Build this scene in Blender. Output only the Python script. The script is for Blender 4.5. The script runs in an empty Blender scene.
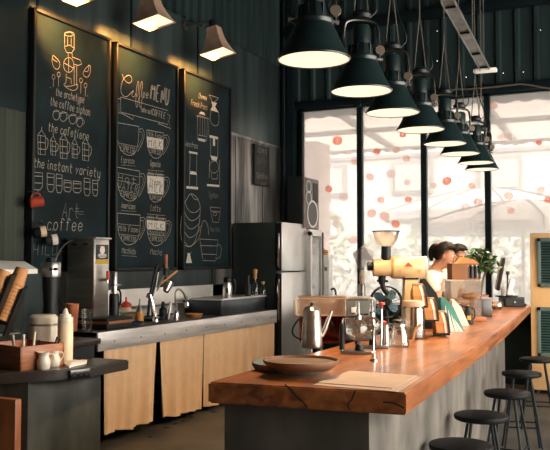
import bpy, bmesh, math, random
from mathutils import Vector, Matrix
random.seed(7)
WALL_LAMP_E = 230
PEND_E = 55
SKY_LO, SKY_HI = 2.8, 10.0
SC = bpy.context.scene
COL = SC.collection
PI = math.pi
V = Vector

# ------------------------------------------------------------------ camera
CAM = V((0, 0, 1.45)); FPX = 800.0
YAW = math.radians(25.2); PITCH = math.atan(36 / 800)
RIGHT = V((math.cos(YAW), math.sin(YAW), 0))
F0 = V((-math.sin(YAW), math.cos(YAW), 0))
FWD = (F0 * math.cos(PITCH) + V((0, 0, 1)) * math.sin(PITCH)).normalized()
UP = RIGHT.cross(FWD)
cd = bpy.data.cameras.new('camera'); co = bpy.data.objects.new('camera', cd); COL.objects.link(co)
cd.sensor_fit = 'HORIZONTAL'; cd.sensor_width = 36; cd.lens = 36 * FPX / 550
cd.clip_start = 0.05; cd.clip_end = 200
co.matrix_world = Matrix.Translation(CAM) @ Matrix((RIGHT, UP, -FWD)).transposed().to_4x4()
SC.camera = co

def ray(px, py): return FWD + RIGHT * ((px - 275) / FPX) + UP * ((225 - py) / FPX)
def onX(px, py, x): d = ray(px, py); return CAM + d * ((x - CAM.x) / d.x)
def onY(px, py, y): d = ray(px, py); return CAM + d * ((y - CAM.y) / d.y)
def onZ(px, py, z): d = ray(px, py); return CAM + d * ((z - CAM.z) / d.z)
def atD(px, py, D): return CAM + ray(px, py) * D

# ------------------------------------------------------------------ materials
MATS = {}
def mat(name, col, rough=.5, metal=0, var=0.0, scale=8, bump=0.0, stretch=(1, 1, 1), col2=None, coat=0, spec=.5, trans=0, alpha=1, emit=None, es=0, sheen=0, detail=4):
    m = bpy.data.materials.new(name); m.use_nodes = True
    nt = m.node_tree; b = nt.nodes['Principled BSDF']
    b.inputs['Base Color'].default_value = (*col, 1); b.inputs['Roughness'].default_value = rough
    b.inputs['Metallic'].default_value = metal; b.inputs['Specular IOR Level'].default_value = spec
    b.inputs['Coat Weight'].default_value = coat; b.inputs['Coat Roughness'].default_value = .15
    b.inputs['Transmission Weight'].default_value = trans; b.inputs['Alpha'].default_value = alpha
    b.inputs['Sheen Weight'].default_value = sheen
    if emit: b.inputs['Emission Color'].default_value = (*emit, 1); b.inputs['Emission Strength'].default_value = es
    if var or bump or col2:
        tc = nt.nodes.new('ShaderNodeTexCoord'); mp = nt.nodes.new('ShaderNodeMapping'); mp.inputs['Scale'].default_value = stretch
        nz = nt.nodes.new('ShaderNodeTexNoise'); nz.inputs['Scale'].default_value = scale; nz.inputs['Detail'].default_value = detail
        nt.links.new(tc.outputs['Object'], mp.inputs[0]); nt.links.new(mp.outputs[0], nz.inputs['Vector'])
        if var or col2:
            rp = nt.nodes.new('ShaderNodeValToRGB')
            a = col2 if col2 else tuple(c * (1 - var) for c in col); c2 = col if col2 else tuple(min(1, c * (1 + var)) for c in col)
            rp.color_ramp.elements[0].color = (*a, 1); rp.color_ramp.elements[1].color = (*c2, 1)
            rp.color_ramp.elements[0].position = .35; rp.color_ramp.elements[1].position = .68
            nt.links.new(nz.outputs['Fac'], rp.inputs[0]); nt.links.new(rp.outputs[0], b.inputs['Base Color'])
        if bump:
            bp = nt.nodes.new('ShaderNodeBump'); bp.inputs['Strength'].default_value = bump; bp.inputs['Distance'].default_value = .02
            nt.links.new(nz.outputs['Fac'], bp.inputs['Height']); nt.links.new(bp.outputs[0], b.inputs['Normal'])
    MATS[name] = m
    return m

def glassmat(name, tint, refl=.10, haze=0.0, hazecol=(1, 1, 1)):
    """thin clear glass / acrylic: transparent + mirror (+ a film of frosting / painted-in glare)"""
    m = bpy.data.materials.new(name); m.use_nodes = True; nt = m.node_tree
    for n in list(nt.nodes): nt.nodes.remove(n)
    out = nt.nodes.new('ShaderNodeOutputMaterial'); tr = nt.nodes.new('ShaderNodeBsdfTransparent'); tr.inputs[0].default_value = (*tint, 1)
    gl = nt.nodes.new('ShaderNodeBsdfGlossy'); gl.inputs['Roughness'].default_value = .04
    lw = nt.nodes.new('ShaderNodeLayerWeight'); lw.inputs[0].default_value = .25
    mul = nt.nodes.new('ShaderNodeMath'); mul.operation = 'MULTIPLY_ADD'; mul.inputs[1].default_value = .7; mul.inputs[2].default_value = refl * .5
    nt.links.new(lw.outputs['Fresnel'], mul.inputs[0])
    cur = tr.outputs[0]
    if haze:
        tl = nt.nodes.new('ShaderNodeBsdfTranslucent'); tl.inputs[0].default_value = (*hazecol, 1)
        mh = nt.nodes.new('ShaderNodeMixShader'); mh.inputs[0].default_value = haze
        nt.links.new(cur, mh.inputs[1]); nt.links.new(tl.outputs[0], mh.inputs[2]); cur = mh.outputs[0]
    mx = nt.nodes.new('ShaderNodeMixShader'); nt.links.new(mul.outputs[0], mx.inputs[0])
    nt.links.new(cur, mx.inputs[1]); nt.links.new(gl.outputs[0], mx.inputs[2]); nt.links.new(mx.outputs[0], out.inputs[0])
    MATS[name] = m; return m

def woodmat(name, c1, c2, rough=.3, axis=(14, 1.2, 14), coat=.4, scale=1.6):
    m = bpy.data.materials.new(name); m.use_nodes = True; nt = m.node_tree; b = nt.nodes['Principled BSDF']
    tc = nt.nodes.new('ShaderNodeTexCoord'); mp = nt.nodes.new('ShaderNodeMapping'); mp.inputs['Scale'].default_value = axis
    nz = nt.nodes.new('ShaderNodeTexNoise'); nz.inputs['Scale'].default_value = scale; nz.inputs['Detail'].default_value = 7; nz.inputs['Distortion'].default_value = .9
    n2 = nt.nodes.new('ShaderNodeTexNoise'); n2.inputs['Scale'].default_value = 1.7; n2.inputs['Detail'].default_value = 3
    nt.links.new(tc.outputs['Object'], mp.inputs[0]); nt.links.new(mp.outputs[0], nz.inputs['Vector']); nt.links.new(tc.outputs['Object'], n2.inputs['Vector'])
    ad = nt.nodes.new('ShaderNodeMath'); ad.operation = 'MULTIPLY_ADD'; ad.inputs[1].default_value = .45
    nt.links.new(n2.outputs['Fac'], ad.inputs[0])
    sb = nt.nodes.new('ShaderNodeMath'); sb.operation = 'MULTIPLY'; sb.inputs[1].default_value = .6
    nt.links.new(nz.outputs['Fac'], sb.inputs[0]); nt.links.new(sb.outputs[0], ad.inputs[2])
    rp = nt.nodes.new('ShaderNodeValToRGB'); e = rp.color_ramp.elements
    e[0].color = (*c2, 1); e[1].color = (*c1, 1); e[0].position = .38; e[1].position = .64
    nt.links.new(ad.outputs[0], rp.inputs[0]); nt.links.new(rp.outputs[0], b.inputs['Base Color'])
    bp = nt.nodes.new('ShaderNodeBump'); bp.inputs['Strength'].default_value = .12; bp.inputs['Distance'].default_value = .01
    nt.links.new(nz.outputs['Fac'], bp.inputs['Height']); nt.links.new(bp.outputs[0], b.inputs['Normal'])
    b.inputs['Roughness'].default_value = rough; b.inputs['Coat Weight'].default_value = coat; b.inputs['Coat Roughness'].default_value = .13
    MATS[name] = m; return m

mat('wall_paint', (.034, .048, .048), .45, 0, .35, 1.2, .15, (1, 6, .5), spec=.3)
mat('wall_dark', (.008, .017, .019), .6, 0, .3, 2, .1, spec=.15)
mat('cladding', (.018, .034, .035), .5, 0, .35, 1.5, .1, (4, 4, .4), spec=.3)
mat('olive_cladding', (.040, .047, .037), .6, 0, .25, 1.5, .1, (4, 4, .4), spec=.2)
mat('galvanised', (.27, .27, .26), .34, .85, .7, 1.9, .15, (1, 3, .35))
mat('sheet_steel_dark', (.06, .085, .085), .36, .6, .5, 1.4, .1, (1, 4, .3))
mat('floor', (.085, .075, .06), .55, 0, .35, 2.2, .15)
mat('room_plain', (.30, .28, .25), .8, 0, .2, 2)
mat('ceiling', (.02, .03, .032), .8, 0, .2, 2)
mat('frame_black', (.006, .012, .0145), .45, 0, .2, 5, spec=.22)
mat('machine_grey', (.085, .095, .09), .5)
mat('card_brown', (.25, .10, .035), .65, 0, .15, 8)
mat('grille_frame', (.14, .19, .18), .5)
mat('steel_light', (.90, .85, .80), .42, .3, .1, 3)
mat('yoke_metal', (.09, .09, .085), .25, .9)
mat('boiler_steel', (.36, .32, .28), .36, .9, .25, 2.5, .05, (1, 1, 8))
mat('steel_blue', (.07, .085, .10), .35, .8, .4, 4)
mat('black', (.008, .011, .012), .45, 0, .2, 10, spec=.3)
mat('black_matte', (.012, .015, .015), .75)
mat('board_black', (.005, .0135, .0165), .75, 0, .45, 2.5, .05, spec=.18)
mat('board_frame', (.010, .012, .012), .5, spec=.3)
mat('chalk', (.30, .27, .225), .95, 0, .25, 60)
mat('chalk_fill', (.46, .42, .36), .95, 0, .15, 60)
mat('chalk_faint', (.12, .125, .115), .95, 0, .3, 60)
mat('steel', (.60, .58, .55), .28, 1, .15, 3, .05, (1, 1, 6))
mat('steel_brushed', (.80, .77, .75), .40, .55, .25, 2.5, .08, (1, .6, 8))
mat('steel_dark', (.24, .22, .20), .34, .85, .25, 2.5, .06, (1, .6, 8))
mat('chrome', (.75, .74, .72), .10, 1)
mat('fridge_side', (.012, .020, .018), .55, 0, .15, 4)
mat('fridge_door', (.66, .65, .63), .30, .75, .12, 2)
mat('white', (.78, .75, .70), .4, 0, .06, 6)
mat('white_matte', (.74, .71, .66), .8, 0, .06, 6)
mat('ceramic', (.72, .67, .58), .2, 0, .06, 6)
mat('cream_plastic', (.74, .62, .43), .35, 0, .08, 6)
mat('yellow_enamel', (.78, .56, .29), .32, 0, .05, 5)
mat('red', (.62, .05, .025), .4)
mat('red_mug', (.42, .06, .03), .3, 0, .3, 9)
mat('orange_plastic', (.62, .20, .09), .45, 0, .08, 6)
mat('curtain', (.93, .62, .37), .95, 0, .03, 14, .04, sheen=.1)
mat('curtain_hem', (.60, .38, .17), .9, 0, .12, 8)
mat('stain', (.34, .20, .09), .9, 0, .2, 30)
mat('concrete', (.122, .110, .094), .75, 0, .45, 3.0, .12, (1.3, 1.3, .9), detail=8)
mat('concrete_dark', (.075, .080, .068), .6, 0, .45, 2.2, .2, (3, 3, 1), detail=7)
mat('kraft', (.52, .23, .075), .8, 0, .12, 12)
mat('kraft_pale', (.66, .48, .34), .85, 0, .1, 6)
mat('kraft_cup', (.56, .25, .085), .6, 0, .12, 12)
mat('paper', (.72, .62, .57), .9, 0, .06, 6)
mat('paper_white', (.80, .76, .72), .9, 0, .05, 6)
mat('tray_brown', (.17, .085, .045), .5, 0, .3, 6)
mat('tray_green', (.10, .115, .10), .4, 0, .25, 6)
mat('rubber', (.010, .012, .013), .55)
mat('seat_black', (.006, .008, .009), .45, 0, .4, 7, .1, spec=.12)
mat('lamp_green', (.0055, .016, .0165), .34, 0, .25, 6, spec=.6)
mat('lamp_copper', (.62, .41, .29), .45, .15, .25, 5)
mat('lamp_inside', (.85, .80, .70), .5)
mat('diffuser', (.8, .74, .62), .6, emit=(1, .86, .62), es=1.0)
mat('bulb_warm', (.8, .7, .5), .6, emit=(1, .85, .55), es=1.15)
mat('cord', (.11, .095, .075), .9)
mat('galv_strip', (.32, .32, .30), .4, .8, .3, 6)
mat('tube_white', (.8, .75, .68), .6, emit=(1, .9, .78), es=.25)
mat('hair', (.007, .005, .0045), .6, 0, .4, 30, .3, (1, 1, .3), spec=.15)
mat('skin', (.44, .21, .125), .55, 0, .05, 6)
mat('tshirt', (.74, .66, .55), .9, 0, .07, 5, .15)
mat('trousers', (.03, .035, .05), .9)
mat('leaf', (.050, .125, .030), .45, 0, .5, 14)
mat('leaf_dark', (.018, .055, .018), .45, 0, .5, 14)
mat('stem', (.10, .09, .04), .8)
mat('terracotta', (.35, .14, .07), .8, 0, .2, 6)
mat('teal_print', (.05, .22, .19), .5, 0, .3, 9)
mat('menu_kraft', (.56, .40, .31), .9, 0, .06, 9)
def thinpaper(name, c):
    m = glassmat(name, c, .0, .97, c); return m
mat('fan_blue', (.10, .20, .26), .35, 0, .15, 6)
mat('screen', (.010, .012, .016), .12)
mat('sauce', (.62, .27, .05), .35)
mat('cooler', (.86, .54, .26), .55, 0, .12, 3)
mat('grille_teal', (.045, .10, .10), .5, 0, .2, 8)
mat('pastry', (.55, .25, .07), .6, 0, .4, 20, .4)
mat('handle_wood', (.36, .12, .045), .5, 0, .2, 12)
mat('amber_handle', (.42, .22, .09), .35)
mat('label_dark', (.012, .018, .022), .5)
mat('label_yellow', (.52, .33, .03), .5)
mat('label_orange', (.7, .16, .05), .5)
mat('speaker_wood', (.12, .095, .085), .4, 0, .2, 9)
mat('speaker_black', (.006, .009, .011), .5)
mat('cone', (.10, .10, .095), .7)
mat('cone_ring', (.85, .83, .80), .3, .6)
def filmmat(name, c):
    m = glassmat(name, c, .02, .55, c); return m
filmmat('sticker_red', (.96, .36, .27))
filmmat('sticker_pink', (.97, .66, .60))
filmmat('sticker_pale', (.97, .81, .77))
mat('blue_tub', (.03, .07, .14), .4)
# outside
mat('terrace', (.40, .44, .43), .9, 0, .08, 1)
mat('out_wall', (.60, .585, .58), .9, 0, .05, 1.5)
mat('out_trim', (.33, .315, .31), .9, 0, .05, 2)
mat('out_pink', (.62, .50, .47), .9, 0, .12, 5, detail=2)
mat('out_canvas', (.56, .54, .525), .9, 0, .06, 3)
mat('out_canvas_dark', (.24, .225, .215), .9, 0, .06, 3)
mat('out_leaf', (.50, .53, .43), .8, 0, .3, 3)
mat('disc_tan', (.13, .10, .07), .6)
mat('out_glass', (.45, .47, .45), .2)
m = mat('awning', (.8, .78, .75), .8); _b = m.node_tree.nodes['Principled BSDF']; _t = m.node_tree.nodes.new('ShaderNodeBsdfTranslucent'); _t.inputs[0].default_value = (.85, .80, .76, 1)
_m = m.node_tree.nodes.new('ShaderNodeMixShader'); _m.inputs[0].default_value = .6; m.node_tree.links.new(_b.outputs[0], _m.inputs[1]); m.node_tree.links.new(_t.outputs[0], _m.inputs[2]); m.node_tree.links.new(_m.outputs[0], m.node_tree.nodes['Material Output'].inputs[0])
glassmat('pane', (.965, .95, .94), .05, .30, (1, .945, .92))  # film brightens the pane, putting the washed-out daylight haze into its colour
glassmat('clear_glass', (.93, .93, .91), .12, .05)
glassmat('frosted_plastic', (.85, .80, .70), .08, .45, (.95, .88, .74))
glassmat('acrylic', (.97, .95, .93), .08, .22, (1, .97, .94))
glassmat('tea', (.50, .15, .04), .06, .15, (.45, .10, .03))
glassmat('tea_box', (.98, .88, .80), .08, .40, (1, .80, .69))
glassmat('fridge_glass', (.85, .85, .84), .7, .2, (.9, .88, .86))
glassmat('hopper', (.97, .93, .90), .08, .30, (1, .93, .90))
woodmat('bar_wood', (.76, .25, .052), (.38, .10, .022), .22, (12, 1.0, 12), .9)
woodmat('bar_wood_shade', (.48, .16, .045), (.13, .032, .011), .35, (10, 1.2, 16), .3)  # darker copy of the top wood, the shade on the sides put in
woodmat('dark_wood', (.045, .036, .030), (.018, .016, .015), .33, (12, 1.2, 12), .3)
woodmat('brown_wood', (.34, .105, .03), (.16, .045, .015), .45, (6, 6, 1.2), .1, 3)
woodmat('box_wood', (.46, .17, .065), (.24, .075, .03), .5, (2, 2, 16), .1, 3)
woodmat('pale_wood', (.62, .30, .10), (.42, .18, .055), .5, (2, 2, 12), .1, 3)

# ------------------------------------------------------------------ mesh builder
class MB:
    def __init__(s): s.bm = bmesh.new(); s.mi = 0
    def _new(s, f0):
        s.bm.faces.ensure_lookup_table()
        for f in s.bm.faces[f0:]: f.material_index = s.mi
    def box(s, c, d, rz=0, bev=0, rot=None, taper=1):
        f0 = len(s.bm.faces); t = bmesh.new(); bmesh.ops.create_cube(t, size=1)
        for v in t.verts:
            v.co = V((v.co.x * d[0] * (taper if v.co.z > 0 else 1), v.co.y * d[1] * (taper if v.co.z > 0 else 1), v.co.z * d[2]))
        if bev: bmesh.ops.bevel(t, geom=t.edges[:], offset=bev, segments=2, affect='EDGES', profile=.5)
        M = Matrix.Translation(V(c)) @ (rot.to_4x4() if rot is not None else Matrix.Rotation(rz, 4, 'Z'))
        s._merge(t, M); s._new(f0); return s
    def _merge(s, t, M=None):
        mp = {}
        for v in t.verts: mp[v] = s.bm.verts.new(M @ v.co if M else v.co)
        for f in t.faces:
            try: s.bm.faces.new([mp[v] for v in f.verts])
            except ValueError: pass
        t.free()
    def lathe(s, prof, c=(0, 0, 0), seg=24, axis=(0, 0, 1), sx=1, sy=1):
        """prof: [(r, z)...]; r=0 closes"""
        f0 = len(s.bm.faces); q = V((0, 0, 1)).rotation_difference(V(axis).normalized()); c = V(c); rings = []
        for r, z in prof:
            if r <= 1e-6: rings.append([s.bm.verts.new(q @ V((0, 0, z)) + c)])
            else: rings.append([s.bm.verts.new(q @ V((r * sx * math.cos(2 * PI * k / seg), r * sy * math.sin(2 * PI * k / seg), z)) + c) for k in range(seg)])
        for a, b in zip(rings[:-1], rings[1:]):
            for k in range(seg):
                k2 = (k + 1) % seg
                if len(a) == 1 and len(b) == 1: continue
                if len(a) == 1: s.bm.faces.new((a[0], b[k2], b[k]))
                elif len(b) == 1: s.bm.faces.new((a[k], a[k2], b[0]))
                else: s.bm.faces.new((a[k], a[k2], b[k2], b[k]))
        s._new(f0); return s
    def cyl(s, p0, p1, r0, r1=None, seg=14):
        p0, p1 = V(p0), V(p1); r1 = r0 if r1 is None else r1; h = (p1 - p0).length
        return s.lathe([(0, 0), (r0, 0), (r1, h), (0, h)], p0, seg, p1 - p0)
    def sph(s, c, r, seg=16, sc=(1, 1, 1)):
        f0 = len(s.bm.faces); t = bmesh.new(); bmesh.ops.create_uvsphere(t, u_segments=seg, v_segments=max(6, seg // 2), radius=r)
        for v in t.verts: v.co = V((v.co.x * sc[0], v.co.y * sc[1], v.co.z * sc[2]))
        s._merge(t, Matrix.Translation(V(c))); s._new(f0); return s
    def tube(s, pts, r, seg=8, smooth=0, closed=False):
        pts = [V(p) for p in pts]
        for _ in range(smooth):
            n = [pts[0]]
            for a, b in zip(pts[:-1], pts[1:]): n += [a * .75 + b * .25, a * .25 + b * .75]
            pts = n + [pts[-1]]
        f0 = len(s.bm.faces); rings = []; N = len(pts); up = V((0, 0, 1))
        for i, p in enumerate(pts):
            if closed: t = (pts[(i + 1) % N] - pts[i - 1]).normalized()
            else: t = (pts[min(i + 1, N - 1)] - pts[max(i - 1, 0)]).normalized()
            a = t.cross(up)
            if a.length < .05: a = t.cross(V((1, 0, 0)))
            a.normalize()
            if rings and a.dot(la) < 0: a = -a
            la = a; b = t.cross(a); rr = r(i / max(1, N - 1)) if callable(r) else r
            rings.append([s.bm.verts.new(p + a * rr * math.cos(2 * PI * k / seg) + b * rr * math.sin(2 * PI * k / seg)) for k in range(seg)])
        pr = list(zip(rings[:-1], rings[1:])) + ([(rings[-1], rings[0])] if closed else [])
        for A, B in pr:
            for k in range(seg): s.bm.faces.new((A[k], A[(k + 1) % seg], B[(k + 1) % seg], B[k]))
        if not closed:
            s.bm.faces.new(rings[0][::-1]); s.bm.faces.new(rings[-1])
        s._new(f0); return s
    def prism(s, poly, z0, z1, bev=0):
        f0 = len(s.bm.faces); t = bmesh.new()
        a = [t.verts.new((p[0], p[1], z0)) for p in poly]; b = [t.verts.new((p[0], p[1], z1)) for p in poly]; n = len(poly)
        t.faces.new(a[::-1]); t.faces.new(b)
        for i in range(n): t.faces.new((a[i], a[(i + 1) % n], b[(i + 1) % n], b[i]))
        bmesh.ops.recalc_face_normals(t, faces=t.faces[:])
        if bev: bmesh.ops.bevel(t, geom=[e for e in t.edges if abs(e.verts[0].co.z - e.verts[1].co.z) < 1e-6], offset=bev, segments=2, affect='EDGES')
        s._merge(t); s._new(f0); return s
    def extr(s, poly3, d):
        """polygon of 3-D points extruded along d"""
        f0 = len(s.bm.faces); d = V(d); a = [s.bm.verts.new(V(p)) for p in poly3]; b = [s.bm.verts.new(V(p) + d) for p in poly3]; n = len(a)
        s.bm.faces.new(a[::-1]); s.bm.faces.new(b)
        for i in range(n): s.bm.faces.new((a[i], a[(i + 1) % n], b[(i + 1) % n], b[i]))
        s._new(f0); return s
    def quad(s, *p):
        f0 = len(s.bm.faces); s.bm.faces.new([s.bm.verts.new(V(q)) for q in p]); s._new(f0); return s
    def strip(s, pts, w, nrm, lift=0):
        """flat ribbon of width w through 3-D points in the plane with normal nrm"""
        f0 = len(s.bm.faces); nrm = V(nrm); pts = [V(p) + nrm * lift for p in pts]; prev = None; N = len(pts)
        for i, p in enumerate(pts):
            t = pts[min(i + 1, N - 1)] - pts[max(i - 1, 0)]
            if t.length < 1e-7: continue
            sd = nrm.cross(t.normalized()) * w / 2
            cur = (s.bm.verts.new(p + sd), s.bm.verts.new(p - sd))
            if prev: s.bm.faces.new((prev[0], prev[1], cur[1], cur[0]))
            prev = cur
        s._new(f0); return s
    def build(s, name, mats, parent=None, origin=None, rz=0, smooth=True, kind=None, recalc=True):
        me = bpy.data.meshes.new(name)
        if recalc: bmesh.ops.recalc_face_normals(s.bm, faces=s.bm.faces[:])
        if origin is not None: bmesh.ops.translate(s.bm, verts=s.bm.verts[:], vec=-V(origin))
        s.bm.to_mesh(me); s.bm.free()
        for mm in (mats if isinstance(mats, (list, tuple)) else [mats]): me.materials.append(MATS[mm])
        if smooth:
            me.shade_smooth(); me.set_sharp_from_angle(angle=math.radians(38))
        o = bpy.data.objects.new(name, me); COL.objects.link(o)
        if parent: o.parent = parent
        if origin is not None and not parent: o.location = origin
        if rz: o.rotation_euler.z = rz
        if kind: o['kind'] = kind
        return o

def tag(o, label, cat, group=None):
    o['label'] = label; o['category'] = cat
    if group: o['group'] = group
    return o
def thing(name, label, cat, loc, rz=0, group=None):
    o = bpy.data.objects.new(name, None); COL.objects.link(o); o.empty_display_size = .1
    o.location = loc; o.rotation_euler.z = rz
    return tag(o, label, cat, group)
def struct(o): o['kind'] = 'structure'; return o
def dup(root, loc, rz=None, label=None, group=None):
    r = root.copy(); COL.objects.link(r); r.location = loc
    if rz is not None: r.rotation_euler.z = rz
    if label: r['label'] = label
    if group: r['group'] = group
    for ch in list(root.children):
        c = ch.copy(); COL.objects.link(c); c.parent = r
        for g in list(ch.children):
            d = g.copy(); COL.objects.link(d); d.parent = c
    return r
def onelight(name, kind, loc, energy, col, **kw):
    l = bpy.data.lights.new(name, kind); l.energy = energy; l.color = col
    for k, v in kw.items(): setattr(l, k, v)
    o = bpy.data.objects.new(name, l); COL.objects.link(o); o.location = loc; return o
# ------------------------------------------------------------------ the room shell
XL, YF, ZC = -4.5, 9.8, 5.0
XR, YB = 2.9, -2.2
struct(MB().box(((XL + XR) / 2, (YF + YB) / 2, -.05), (XR - XL + .3, YF - YB + .3, .1)).build('floor', 'floor'))
struct(MB().box(((XL + XR) / 2, (YF + YB) / 2, ZC + .05), (XR - XL + .3, YF - YB + .3, .1)).build('ceiling', 'ceiling'))
struct(MB().box((XL - .06, (YF + YB) / 2, ZC / 2), (.12, YF - YB + .2, ZC)).build('wall_left', 'wall_paint'))
struct(MB().box(((XL + XR) / 2, YB - .06, ZC / 2), (XR - XL + .2, .12, ZC)).build('wall_back', 'room_plain'))
# right wall: open shop front, a wide opening between low kerb and lintel
w = MB(); w.box((XR + .06, (YF + YB) / 2, .15), (.12, YF - YB, .3)); w.box((XR + .06, (YF + YB) / 2, 4.2), (.12, YF - YB, 1.6))
w.box((XR + .06, -.45, 1.9), (.12, 3.5, 3.3)); w.box((XR + .06, YF - .5, 1.9), (.12, 1.2, 3.3))
struct(w.build('wall_right', 'room_plain'))

def ribbed(mb, u0, u1, z0, z1, pitch, depth, face):
    """trapezoid-ribbed sheet; face(u, out, z) -> point"""
    n = int((u1 - u0) / pitch); prev = None; us = []
    for k in range(n + 1):
        u = u0 + k * pitch
        us += [(u, 0), (u + pitch * .62, 0), (u + pitch * .72, depth), (u + pitch * .90, depth)]
    for u, d in us:
        u = min(u, u1); cur = (mb.bm.verts.new(face(u, d, z0)), mb.bm.verts.new(face(u, d, z1)))
        if prev: mb.bm.faces.new((prev[0], cur[0], cur[1], prev[1]))
        prev = cur
    return mb
# upper corrugated sheet along the left wall, galvanised sheets near the corner, olive sheet at the near end
t = ribbed(MB(), 3.0, 9.78, 4.05, 4.98, .17, .035, lambda u, d, z: (XL + .012 + d, u, z)); struct(t.build('trim_1', 'cladding', smooth=False, recalc=False))
t = ribbed(MB(), 3.0, 4.86, .02, 2.63, .105, .008, lambda u, d, z: (XL + .012 + d, u, z)); struct(t.build('trim_2', 'olive_cladding', smooth=False, recalc=False))
t = MB().box((XL + .006, 3.95, 3.34), (.012, 1.9, 1.42)); struct(t.build('trim_14', 'wall_dark'))
t = MB(); t.box((XL + .012, 8.82, 1.49), (.02, 1.9, 2.94), bev=.004); t.box((XL + .028, 8.82, 2.96), (.012, 1.9, .03)); t.box((XL + .028, 8.42, 1.48), (.012, .03, 2.9)); t.box((XL + .028, 9.15, 1.48), (.012, .02, 2.9))
struct(t.build('trim_3', 'galvanised'))
t = MB(); t.box((XL + .010, 8.82, 3.51), (.016, 1.9, 1.06)); struct(t.build('trim_4', 'sheet_steel_dark'))
t = MB()
for y in (5.0, 6.3, 7.55): t.box((XL + .006, y, 3.75), (.012, .02, .58))
struct(t.build('trim_5', 'wall_dark'))
# corner post beside the window
t = MB(); t.box((-4.33, YF - .08, 2.5), (.10, .12, 4.98)); t.cyl((-4.43, YF - .1, .02), (-4.43, YF - .1, 4.95), .04)
struct(t.build('trim_6', 'frame_black'))
# far wall: dado, header, the part right of the windows
ZH, ZS = 3.47, .86
MULL = [-4.22, -3.39, -2.55, -1.77, -.95, -.12, .70]
w = MB(); w.box(((XL + XR) / 2, YF + .06, ZS / 2), (XR - XL + .2, .12, ZS)); w.box(((XL + XR) / 2, YF + .06, (ZH + ZC) / 2), (XR - XL + .2, .12, ZC - ZH))
w.box(((.70 + XR) / 2, YF + .06, (ZS + ZH) / 2), (XR - .70, .12, ZH - ZS)); w.box(((XL + MULL[0]) / 2, YF + .06, (ZS + ZH) / 2), (MULL[0] - XL, .12, ZH - ZS))
wf = struct(w.build('wall_far', 'wall_dark'))
t = ribbed(MB(), XL + .05, XR - .1, ZH + .07, ZC - .02, .22, .03, lambda u, d, z: (u, YF - .005 - d, z)); struct(t.build('trim_7', 'cladding', smooth=False, recalc=False))
struct(MB().box(((XL + XR) / 2, YF - .05, ZH + .045), (XR - XL - .1, .10, .10), bev=.01).build('trim_8', 'frame_black'))   # header beam
struct(MB().box(((XL + XR) / 2, YF - .09, 4.52), (XR - XL - .1, .12, .12), bev=.01).build('trim_9', 'frame_black'))        # purlin
for px, py in ((406, 36), (437, 31), (437, 61), (466, 77), (503, 73), (523, 72), (467, 46), (540, 30)):  # white dots of light in the cladding, put in as chrome beads
    p = onY(px, py, YF - .045)
    MB().sph(p, .014, 8).build('light_dot', 'chrome', wf, origin=None)
struct(MB().tube([onY(445, 90, 9.66), onY(480, 88.5, 9.68), onY(512, 85, 9.68), onY(522, 83.5, 9.68), onY(550, 89, 9.68), onY(580, 92, 9.68)], .012, 6, 1).build('trim_10', 'cord'))
# windows: black steel frames with one pane each
for i in range(6):
    a, b = MULL[i], MULL[i + 1]; r = bpy.data.objects.new('window_%d' % (i + 1), None); COL.objects.link(r); r.location = ((a + b) / 2, YF, ZS); struct(r)
    f = MB(); hw = .034
    f.box((a + hw / 2, YF, (ZS + ZH) / 2), (hw, .09, ZH - ZS)); f.box((b - hw / 2, YF, (ZS + ZH) / 2), (hw, .09, ZH - ZS))
    f.box(((a + b) / 2, YF, ZS + .02), (b - a, .09, .04)); f.box(((a + b) / 2, YF, ZH - .015), (b - a, .09, .03))
    f.build('window_frame', 'frame_black', r, origin=r.location)
    MB().box(((a + b) / 2, YF + .01, (ZS + ZH) / 2), (b - a - 2 * hw + .004, .006, ZH - ZS - .06)).build('window_glass', 'pane', r, origin=r.location)
t = MB().box(((XL + .70) / 2, YF - .13, ZS + .015), (5.0, .2, .03), bev=.006); struct(t.build('trim_11', 'frame_black'))   # inside sill
t = MB()
for x in MULL[1:3]: t.cyl((x, YF - .06, ZH + .01), (x, YF - .12, ZH + .01), .05)
struct(t.build('trim_12', 'frame_black'))

# stickers on the panes
st = [(337.6, 140.6, 'r', 11), (377, 151.6, 'r', 8), (396.5, 150, 'p', 8), (406.4, 158.5, 'p', 8), (403, 134.5, 'r', 7), (355, 162, 'p', 8), (329, 189, 'r', 8), (344, 197, 'l', 10),
      (370, 177, 'p', 9), (391, 174, 'l', 10), (407.5, 182.5, 'l', 7), (381, 200, 'p', 8), (408.4, 199.5, 'r', 7), (371.8, 213.4, 'p', 10), (384.7, 216.5, 'p', 11), (395.7, 224, 'r', 9),
      (336.6, 223.6, 'l', 8), (353, 240, 'p', 9), (322.5, 240.6, 'p', 7), (433.4, 185.5, 'l', 7), (447, 181, 'r', 9), (494, 105.7, 'p', 7), (501, 136.8, 'l', 7), (508.5, 137, 'l', 7), (539, 142.8, 'r', 6),
      (471.7, 186, 'p', 7), (478, 202, 'p', 9), (465.5, 207, 'l', 9), (508.7, 196, 'p', 9), (511, 210.7, 'p', 7), (541, 190, 'l', 7), (548, 200, 'r', 7)]
pane_name = ['beside the speaker', 'behind the pendant row', 'with the ponytailed barista before it', 'at the right behind the cooler']
cnt = {}
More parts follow.
